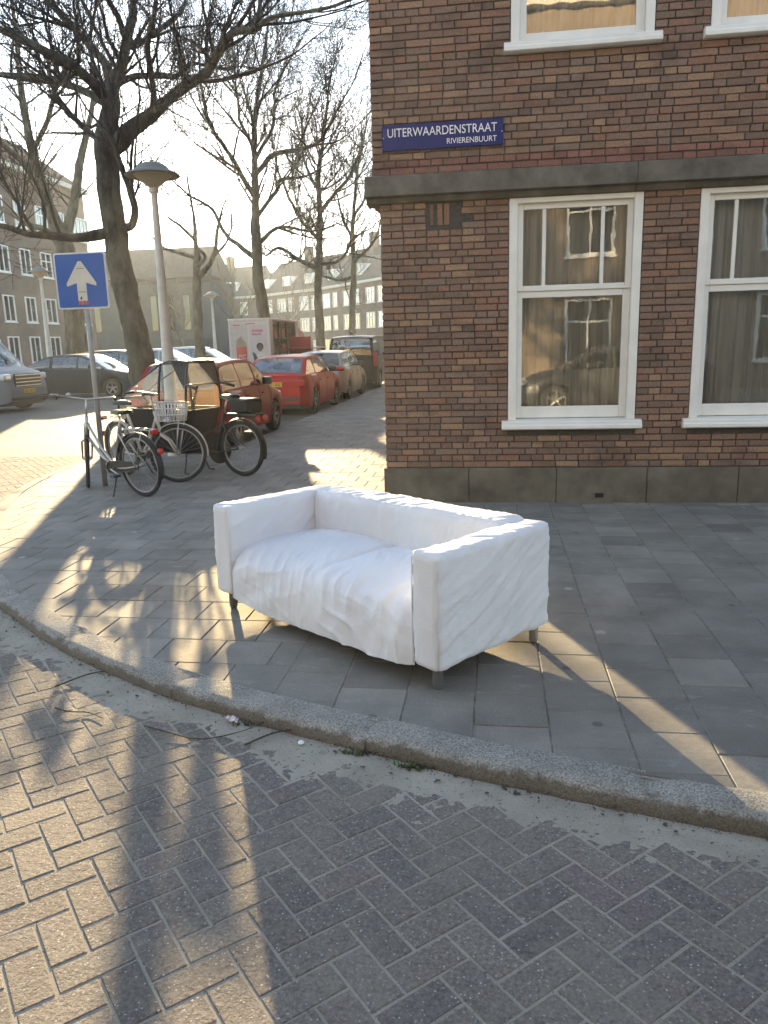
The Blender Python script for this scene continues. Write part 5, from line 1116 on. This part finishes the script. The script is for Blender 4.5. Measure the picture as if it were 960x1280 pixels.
# ------------------------------------------------------------------ the delivery truck
tr = empty('delivery_truck', (-7.40, 23.5, ROADZ), 0.0, 'narrow white delivery truck with red adverts and an open red side door', 'truck')
TW = plain('truck_white', (0.60, 0.57, 0.53), .5, var=.05); TR = plain('truck_red', (0.42, 0.012, 0.018), .4, coat=.3); PINK = plain('print_pink', (0.55, 0.10, 0.22), .5); DK = plain('shelf_dark', (0.07, 0.065, 0.06), .7); SKIN = plain('print_brown', (0.10, 0.055, 0.04), .6); PAPER = plain('print_paper', (0.36, 0.28, 0.20), .6); CRATE = plain('crate_red', (.30, .10, .07), .6)
hwT = .66; h0, h1 = .42, 2.44
c_ = MB().box((-hwT, 0, h0), (hwT, .05, h1)).box((-hwT, .05, h0), (-hwT + .04, 3.6, h1)).box((-hwT + .04, 3.55, h0), (hwT, 3.6, h1)).box((hwT - .04, .05, h0), (hwT, .35, h1)).box((hwT - .04, 3.2, h0), (hwT, 3.55, h1)).box((-hwT + .04, .05, h0), (hwT - .04, 3.55, h0 + .06)); bevel(c_.build('cargo_body', TW, tr), .015)
bevel(MB().box((-hwT - .012, -.015, h1 + .001), (hwT + .012, 3.62, h1 + .07)).build('roof', plain('truck_roof', (.66, .63, .58), .5), tr), .02)
sh = MB(); [sh.box((-hwT + .05, .36, zz), (hwT - .06, 3.19, zz + .03)) for zz in (.95, 1.42, 1.9)]; [sh.box((hwT - .10, yy, h0 + .07), (hwT - .05, yy + .04, h1 - .01)) for yy in (1.25, 2.2)]; sh.build('shelf', DK, tr)
for zz in (.98, 1.45, 1.93):
    for q in range(6): bevel(MB().box((-hwT + .1, .42 + q * .45, zz), (hwT - .10, .80 + q * .45, zz + .3)).build('crate', CRATE if (q + int(zz * 10)) % 3 else DK, tr), .02)
bevel(MB().box((hwT + .02, 1.0, 1.55), (hwT + 1.1, 3.0, 1.60)).build('side_door', TR, tr), .02).rotation_euler = (0, 0, 0)
bevel(MB().box((hwT + .0, 2.2, 1.05), (hwT + .75, 2.26, 1.95)).build('side_door', TR, tr), .02)
cab = MB(); Pc = [(3.62, .35), (5.0, .35), (5.12, .8), (4.75, 1.45), (4.45, 2.15), (3.62, 2.25)]
for x in (-hwT, hwT): cab.v += [(x, y, z) for y, z in Pc]
n = len(Pc); cab.f += [((i + 1) % n, i, n + i, n + (i + 1) % n) for i in range(n)] + [tuple(range(n)), tuple(reversed(range(n, 2 * n)))]
bevel(cab.build('cab', TR, tr), .05, 3); MB().box((-hwT + .06, .1, .22), (hwT - .06, 4.9, .42)).build('chassis', BLACK, tr)
for yy in (.75, 4.4):
    for s in (-1, 1): MB().lathe([(.17, -.08), (.27, -.09), (.29, -.05), (.29, .05), (.27, .09), (.17, .08), (0, .06)], 24, (s * (hwT - .1), yy, .29), 'x').build('wheel', RUBBER, tr, auto=40)
def ad(P, name, mat, d=.004, base=.0): return plate(P, base + .001, base + d, name, mat, tr)
ad([(-.60, .62), (-.05, .62), (-.05, 2.36), (-.60, 2.36)], 'advert', plain('print_grey', (.50, .47, .45), .5), .003)
ad([(.0, .62), (.56, .62), (.56, 2.30), (.0, 2.30)], 'advert', plain('print_pale', (.55, .50, .50), .5), .003)
ad([(-.42, .98), (-.12, .98), (-.10, 1.66), (-.44, 1.66)], 'bag_print', TR, .006, .003)
ad([(-.45, 1.66), (-.09, 1.66), (-.12, 1.80), (-.20, 1.86), (-.26, 2.00), (-.36, 1.92), (-.42, 1.86)], 'bag_print', PAPER, .006, .003)
text('PIC', 'lettering', SW, .19, (-.385, -.0105, 1.30), (N90, 0, 0), tr, .23); text('NIC', 'lettering', SW, .19, (-.385, -.0105, 1.09), (N90, 0, 0), tr, .23)
for q, (zz, x1) in enumerate(((2.10, .44), (2.00, .38))): ad([(.08, zz), (x1, zz), (x1, zz + .07), (.08, zz + .07)], 'print', PINK if q == 0 else plain('print_mauve', (.35, .2, .3), .5), .006, .003)
ad([(-.5, 2.30), (-.28, 2.30), (-.28, 2.33), (-.5, 2.33)], 'print', TR, .006, .003); ad([(-.1, 2.335), (.2, 2.335), (.2, 2.36), (-.1, 2.36)], 'print', TR, .006, .004)
cc = [(.32 + .11 * math.cos(R(a)), 1.66 + .12 * math.sin(R(a))) for a in range(0, 360, 20)]; ad(cc, 'print', BLACK, .006, .003); ad([(.32 + .07 * math.cos(R(a)), 1.61 + .10 * math.sin(R(a))) for a in range(0, 360, 20)], 'print', SKIN, .009, .003)
ad([(.14, .98), (.52, .98), (.50, 1.36), (.38, 1.50), (.27, 1.50), (.20, 1.30)], 'print', SW, .006, .003); ad([(.10, .98), (.26, .98), (.24, 1.28), (.16, 1.46), (.07, 1.50), (.12, 1.24)], 'print', plain('print_dark', (.05, .035, .035), .6), .009, .003)
bevel(MB().box((-.60, -.03, .34), (.60, .0, .41)).build('rear_bumper', BLACK, tr), .01)
for s in (-1, 1): bevel(MB().box((s * .58 - .05, -.03, .44), (s * .58 + .05, -.004, .56)).build('tail_light', REDL, tr), .01)

# ------------------------------------------------------------------ buildings beyond
ROOFT = plain('roof_tile', (0.085, 0.055, 0.042), .9, spec=.12, var=.25, vscale=3); SLATE = plain('slate', (0.045, 0.048, 0.05), .8, var=.3, vscale=3, spec=.12); CORN = plain('cornice', (0.50, 0.47, 0.40), .6)
WIN_ME = {}
def far_window(b, u, z, wd, ht, bars=1, cross=True):
    key = (round(wd, 2), round(ht, 2), bars, cross)
    if key not in WIN_ME:
        f = MB(); t = .075
        f.box((0, -.06, 0), (t, .05, ht)).box((wd - t, -.06, 0), (wd, .05, ht)).box((t, -.06, 0), (wd - t, .05, t)).box((t, -.06, ht - t), (wd - t, .05, ht)).box((-.05, -.10, -.07), (wd + .05, .02, -.001))
        for k in range(bars): x = wd * (k + 1) / (bars + 1); f.box((x - .03, -.04, t), (x + .03, .04, ht - t))
        if cross: f.box((t, -.035, ht * .66 - .03), (wd - t, .035, ht * .66 + .03))
        WIN_ME[key] = (f.mesh('window', WHITE), MB().box((t, 0, t), (wd - t, .02, ht - t)).mesh('pane', MATS['far_glass']))
    w_ = inst(WIN_ME[key][0], 'window', b, (u, -.02, z)); inst(WIN_ME[key][1], 'pane', w_); return w_
def block(name, label, x, y, rz, length, depth, height, wall, roof_h=0, roofm=ROOFT, cat='building', corn=True):
    b = empty(name, (x, y, 0), rz, label, cat); MB().box((0, 0, -.3), (length, depth, height)).build('wall', MATS[wall], b)
    if corn: MB().box((-.25, -.35, height + .001), (length + .25, depth + .25, height + .30)).build('cornice', CORN, b)
    if roof_h:
        z0 = height + .302; m = MB(); m.add([(-.2, -.3, z0), (length + .2, -.3, z0), (length + .2, depth + .2, z0), (-.2, depth + .2, z0), (.3, depth / 2, z0 + roof_h), (length - .3, depth / 2, z0 + roof_h)], [(0, 1, 5, 4), (1, 2, 5), (2, 3, 4, 5), (3, 0, 4), (3, 2, 1, 0)]); m.build('roof', roofm, b)
    return b
# flats on the left: the facade looks along +X, its length runs along Y
fl = block('apartment_building', 'long brown brick flats with white windows on the far left side', -30.0, 28.0, R(90), 29.0, 10, 12.9, 'wall_left', 3.6)
for k, z in enumerate((.95, 3.55, 6.55, 9.5)):
    for q in range(12):
        u = 1.2 + q * 2.35
        if k == 0 and q % 4 == 2:
            d_ = MB().box((u, -.05, .02), (u + 1.6, .05, 2.45)).build('door', WHITE, fl); MB().box((u + .12, -.06, .1), (u + .72, -.045, 2.2)).box((u + .86, -.06, .1), (u + 1.48, -.045, 2.2)).build('pane', MATS['far_glass'], d_); continue
        wide = 2.1 if (q == 11 and k in (2, 3)) else (1.15 if q % 3 else 1.3)
        far_window(fl, u, z, wide, 1.62 if k else 1.7, 1 if wide < 2 else 3, k > 1 and q % 4 == 1)
for u in (6.0, 16.5, 24.7): MB().tube([(u, -.09, 0), (u, -.09, 12.8)], .06, 8).build('downpipe', HOOD, fl)
for u in (8, 19): MB().box((u, 4, 14.2), (u + 1.2, 5, 18.0)).build('chimney', MATS['wall_left'], fl)
# taller block at the very left edge, nearer
# grey hall with tall narrow windows
m_simple('hall_wall', [(.3, (.05, .058, .06)), (.7, (.08, .088, .088))], .8, .9, [])
hl_ = block('hall', 'pale grey hall with tall narrow windows and a low hipped roof behind the lamp post', -52.0, 80.0, R(0), 23.0, 7, 8.6, 'hall_wall', 3.4, SLATE, corn=False)
for u in (2, 4.6, 7.2, 9.8, 12.6, 14.4, 16.2, 18.0, 19.8): 
    f_ = MB().box((u, -.04, 3.5), (u + .85, .03, 7.2)).build('window', SLATE, hl_); MB().box((u + .1, -.06, 3.6), (u + .75, -.045, 7.1)).build('pane', MATS['hall_glass'], f_)
MB().box((-.2, -.25, 8.3), (23.2, -.001, 8.62)).build('gutter', SLATE, hl_)
MB().box((17, -.1, 0), (23, -.001, 2.6)).build('dark_base', SLATE, hl_)
bn = empty('banner', (-34.3, 79.0, 0), 0, 'tall blue and purple banner hanging just right of the lamp post', 'banner')
for z0, z1, c in ((2.6, 4.2, (.10, .03, .22)), (4.22, 4.9, (.35, .38, .04)), (4.92, 6.0, (.08, .03, .25)), (6.02, 8.6, (.10, .20, .42))): MB().box((0, -.02, z0), (.75, .02, z1)).build('cloth', plain('banner_%d' % int(z0 * 10), c, .7), bn)
MB().tube([(-.06, 0, -.1), (-.06, 0, 9)], .06, 8).build('pole', GALV, bn)
# dark brick building at the end
db = block('brick_building', 'dark flat-roofed brick building closing the street behind the trees', -62, 122, 0, 28, 12, 12.6, 'wall_row', 0, corn=False)
for k, z in enumerate((1.2, 4.3, 7.4, 10.0)):
    for q in range(9): far_window(db, 1.2 + q * 3.0, z, 1.9, 1.6, 1, False)
MB().box((-.2, -.2, 12.6), (28.2, 12.2, 12.9)).build('parapet', SLATE, db); MB().box((12, 3, 12.9), (19, 9, 14.2)).build('plant_room', plain('plant_blue', (.18, .27, .32), .6), db)
# terrace of houses, bending towards us on the right
pts = [(-46.0, 114.5), (-34.0, 112.0), (-22.0, 101.5), (-13.2, 90.5), (-5.0, 78.5), (4.0, 65.0)]
names = ['terraced house with white windows at the far left of the curved row', 'terraced house behind the tall tree and the truck', 'terraced house with dormers in the middle of the curved row', 'terraced house between the two slim trees', 'terraced house right beside the brick corner']
for i, ((x0, y0), (x1, y1)) in enumerate(zip(pts, pts[1:])):
    ln = math.hypot(x1 - x0, y1 - y0); b = block('terraced_house', names[i], x0, y0, math.atan2(y1 - y0, x1 - x0), ln, 9, 8.6, 'wall_row', 4.6, SLATE, 'house')
    b['group'] = 'terraced houses at the end of the street'
    n = int(ln / 2.55)
    for k, z in enumerate((.6, 3.5, 6.3)):
        for q in range(n):
            u = .5 + q * ln / n; w_ = (2.0, 1.15)[q % 2]
            if k == 0 and q % 3 == 1: d_ = MB().box((u, -.05, .05), (u + 1.1, .04, 2.4)).build('door', WHITE if q % 2 else SLATE, b); MB().box((u + .15, -.06, 1.2), (u + .95, -.052, 2.2)).build('pane', MATS['far_glass'], d_); continue
            far_window(b, u, z, w_, 1.75, 2 if w_ > 1.5 else 1, True)
    for q in range(max(2, n // 2)):
        u = 1.0 + q * ln / max(2, n // 2); dm = MB().box((u, .55, 9.0), (u + 1.9, 3.2, 11.0)).build('dormer', WHITE, b); MB().box((u + .2, .52, 9.75), (u + 1.7, .549, 10.8)).build('pane', MATS['far_glass'], dm)
    MB().box((ln * .5 - .5, 3.6, 11.5), (ln * .5 + .5, 4.6, 15.0)).build('chimney', MATS['wall_row'], b)
# the other side of the road, behind the viewer
ob = block('opposite_house', 'sunlit yellow brick house across the road, mirrored in the windows', 18.0, -9.0, R(180), 36, 8, 10.5, 'wall_opposite', 3.0, ROOFT, 'house')
for k, z in enumerate((.8, 3.9, 7.0)):
    for q in range(13): far_window(ob, 1.0 + q * 2.7, z, 1.35, 1.9, 1, True)
for u in (9.4, 20.2): MB().tube([(u, -.09, 0), (u, -.09, 10.4)], .06, 8).build('downpipe', HOOD, ob)
pv = MB().box((-18, -8.99, -.15), (18, -4.6, 0.0)).build('far_pavement', MATS['tile']); tag(pv, kind='structure')

# ------------------------------------------------------------------ litter in the gutter
def kp(i_x, off, z=ROADZ + .012):
    j = int(np.argmin(np.abs(KARR[:, 0] - i_x) + (KARR[:, 1] > 6) * 99)); p, n = KIN[j], KN[j]; return Vector((p.x + n.x * (KW + off), p.y + n.y * (KW + off), z))
def twig(P, r, label):
    t = MB(); S_ = smooth3(P, 5); t.tube(S_, [r * (1 - .6 * i / len(S_)) for i in range(len(S_))], 6); o = t.build('fallen_twig', MATS['bark'], None, True)
    return tag(o, label, 'twig', 'fallen twigs in the gutter')
zz = ROADZ + .010
tw = [([(-1.52, 2.95, zz), (-1.40, 2.90, zz + .005), (-1.22, 2.86, zz), (-1.05, 2.93, zz + .012), (-.98, 3.02, zz + .02)], .004, 'long forked dry twig lying on the road by the kerb'),
      ([(-1.02, 2.83, zz), (-.92, 2.92, zz + .010), (-.80, 2.96, zz + .015), (-.70, 3.02, zz)], .0045, 'short curved dry twig right of the long twig'),
      ([(-2.15, 3.30, zz), (-2.05, 3.42, zz + .012), (-1.98, 3.50, zz), (-1.90, 3.49, zz)], .0045, 'small dry twig close to the kerb on the left'),
      ([(-2.02, 3.08, zz), (-1.92, 3.04, zz + .006), (-1.84, 3.05, zz), (-1.74, 3.0, zz)], .004, 'bent dry twig in the sunlit sand')]
for P, r, l in tw: twig(P, r, l)
p = kp(-1.13, .05, ROADZ + .016); rows = [[(p.x + .06 * i / 6 + .004 * math.sin(i * 2), p.y - .025 * i / 6 + .012 * j, p.z + .006 * math.sin(i * 1.7 + j) + .006) for j in range(4)] for i in range(7)]
o = MB().grid(rows).build('paper_scrap', plain('scrap', (.62, .52, .54), .6, var=.5, vscale=90)); tag(o, 'crumpled pinkish white paper scrap in the gutter', 'litter'); o.modifiers.new('t', 'SOLIDIFY').thickness = .0015
p = kp(-.72, .06, ROADZ + .013); tag(MB().lathe([(0, .008), (.010, .008), (.013, .004), (.014, 0)], 14, tuple(p)).build('bottle_cap', plain('cap', (.7, .7, .68), .35), None, True), 'small pale bottle cap in the gutter near the sofa', 'litter')
GRASS = plain('weed_green', (.055, .085, .025), .8, var=.4, vscale=40); random.seed(5)
for gi, (x, cnt, lab) in enumerate(((-.22, 70, 'green weed tuft at the foot of the kerb in front of the sofa'), (-.50, 40, 'smaller weed tuft left of the green one under the kerb'), (-.98, 30, 'dry weed tuft beside the paper scrap'))):
    p = kp(x, .02, ROADZ + .005); m = MB()
    for q in range(cnt):
        a = random.uniform(0, 6.28); ln = random.uniform(.012, .035); b = Vector((p.x + random.gauss(0, .045), p.y + random.gauss(0, .010), p.z)); d = Vector((math.cos(a), math.sin(a), random.uniform(.5, 1.4))).normalized(); s = Vector((-math.sin(a), math.cos(a), 0)) * .004
        t = b + d * ln; m.add([b - s, b + s, t + s * .3 + Vector((0, 0, -.004)), t - s * .3], [(0, 1, 2, 3)])
    tag(m.build('weed', GRASS), lab, 'weed', 'weeds along the kerb')
# soil and crumbs packed along the foot of the kerb
m = MB(); random.seed(9)
for q in range(4200):
    i = random.randrange(len(KIN) - 1); p, n = KIN[i], KN[i]
    if p.x > 4 or p.y > 8: continue
    t = random.random(); qv = KIN[i].lerp(KIN[i + 1], t); off = KW + abs(random.gauss(0, .028)); s = random.uniform(.002, .008) * (1 if random.random() < .9 else 1.8)
    c = Vector((qv.x + n.x * off, qv.y + n.y * off, ROADZ + .012 - .010 * min(1, (off - KW) / .12))); vs_ = [c + Vector((random.uniform(-1, 1), random.uniform(-1, 1), random.uniform(.1, 1))) * s for _ in range(3)] + [c + Vector((0, 0, s * 1.2))]
    m.add(vs_, [(0, 1, 3), (1, 2, 3), (2, 0, 3), (0, 2, 1)])
for q in range(420):          # shreds of dead leaf
    i = random.randrange(len(KIN) - 1); p, n = KIN[i], KN[i]
    if p.x > 4 or p.y > 8: continue
    qv = KIN[i].lerp(KIN[i + 1], random.random()); off = KW + abs(random.gauss(0, .06)); s = random.uniform(.005, .014); c = Vector((qv.x + n.x * off, qv.y + n.y * off, ROADZ + .010)); a = random.uniform(0, 6.28); u_ = Vector((math.cos(a), math.sin(a), random.uniform(-.3, .3))) * s; v_ = Vector((-math.sin(a), math.cos(a), random.uniform(0, .5))) * s * .6
    m.add([c - u_ - v_, c + u_ - v_ * .5, c + u_ * .8 + v_, c - u_ * .6 + v_], [(0, 1, 2, 3)])
tag(m.build('gutter_crumbs', MATS['soil']), 'dark crumbs of soil along the foot of the kerb', 'soil', kind='stuff')

# ------------------------------------------------------------------ the sunlit air
hz_ = MB().box((-155, -65, -1.2), (125, 195, 22)).build('haze', plain('haze_tmp', (1, 1, 1)))
hm = bpy.data.materials.new('haze'); hm.use_nodes = True; ht = hm.node_tree; ht.nodes.clear()
hv = ht.nodes.new('ShaderNodeVolumePrincipled'); ho_ = ht.nodes.new('ShaderNodeOutputMaterial'); ht.links.new(hv.outputs[0], ho_.inputs['Volume'])
hv.inputs['Color'].default_value = (0.82, 0.91, 1.0, 1); hv.inputs['Density'].default_value = 0.0005; hv.inputs['Anisotropy'].default_value = 0.55
hz_.data.materials.clear(); hz_.data.materials.append(hm); tag(hz_, kind='stuff')
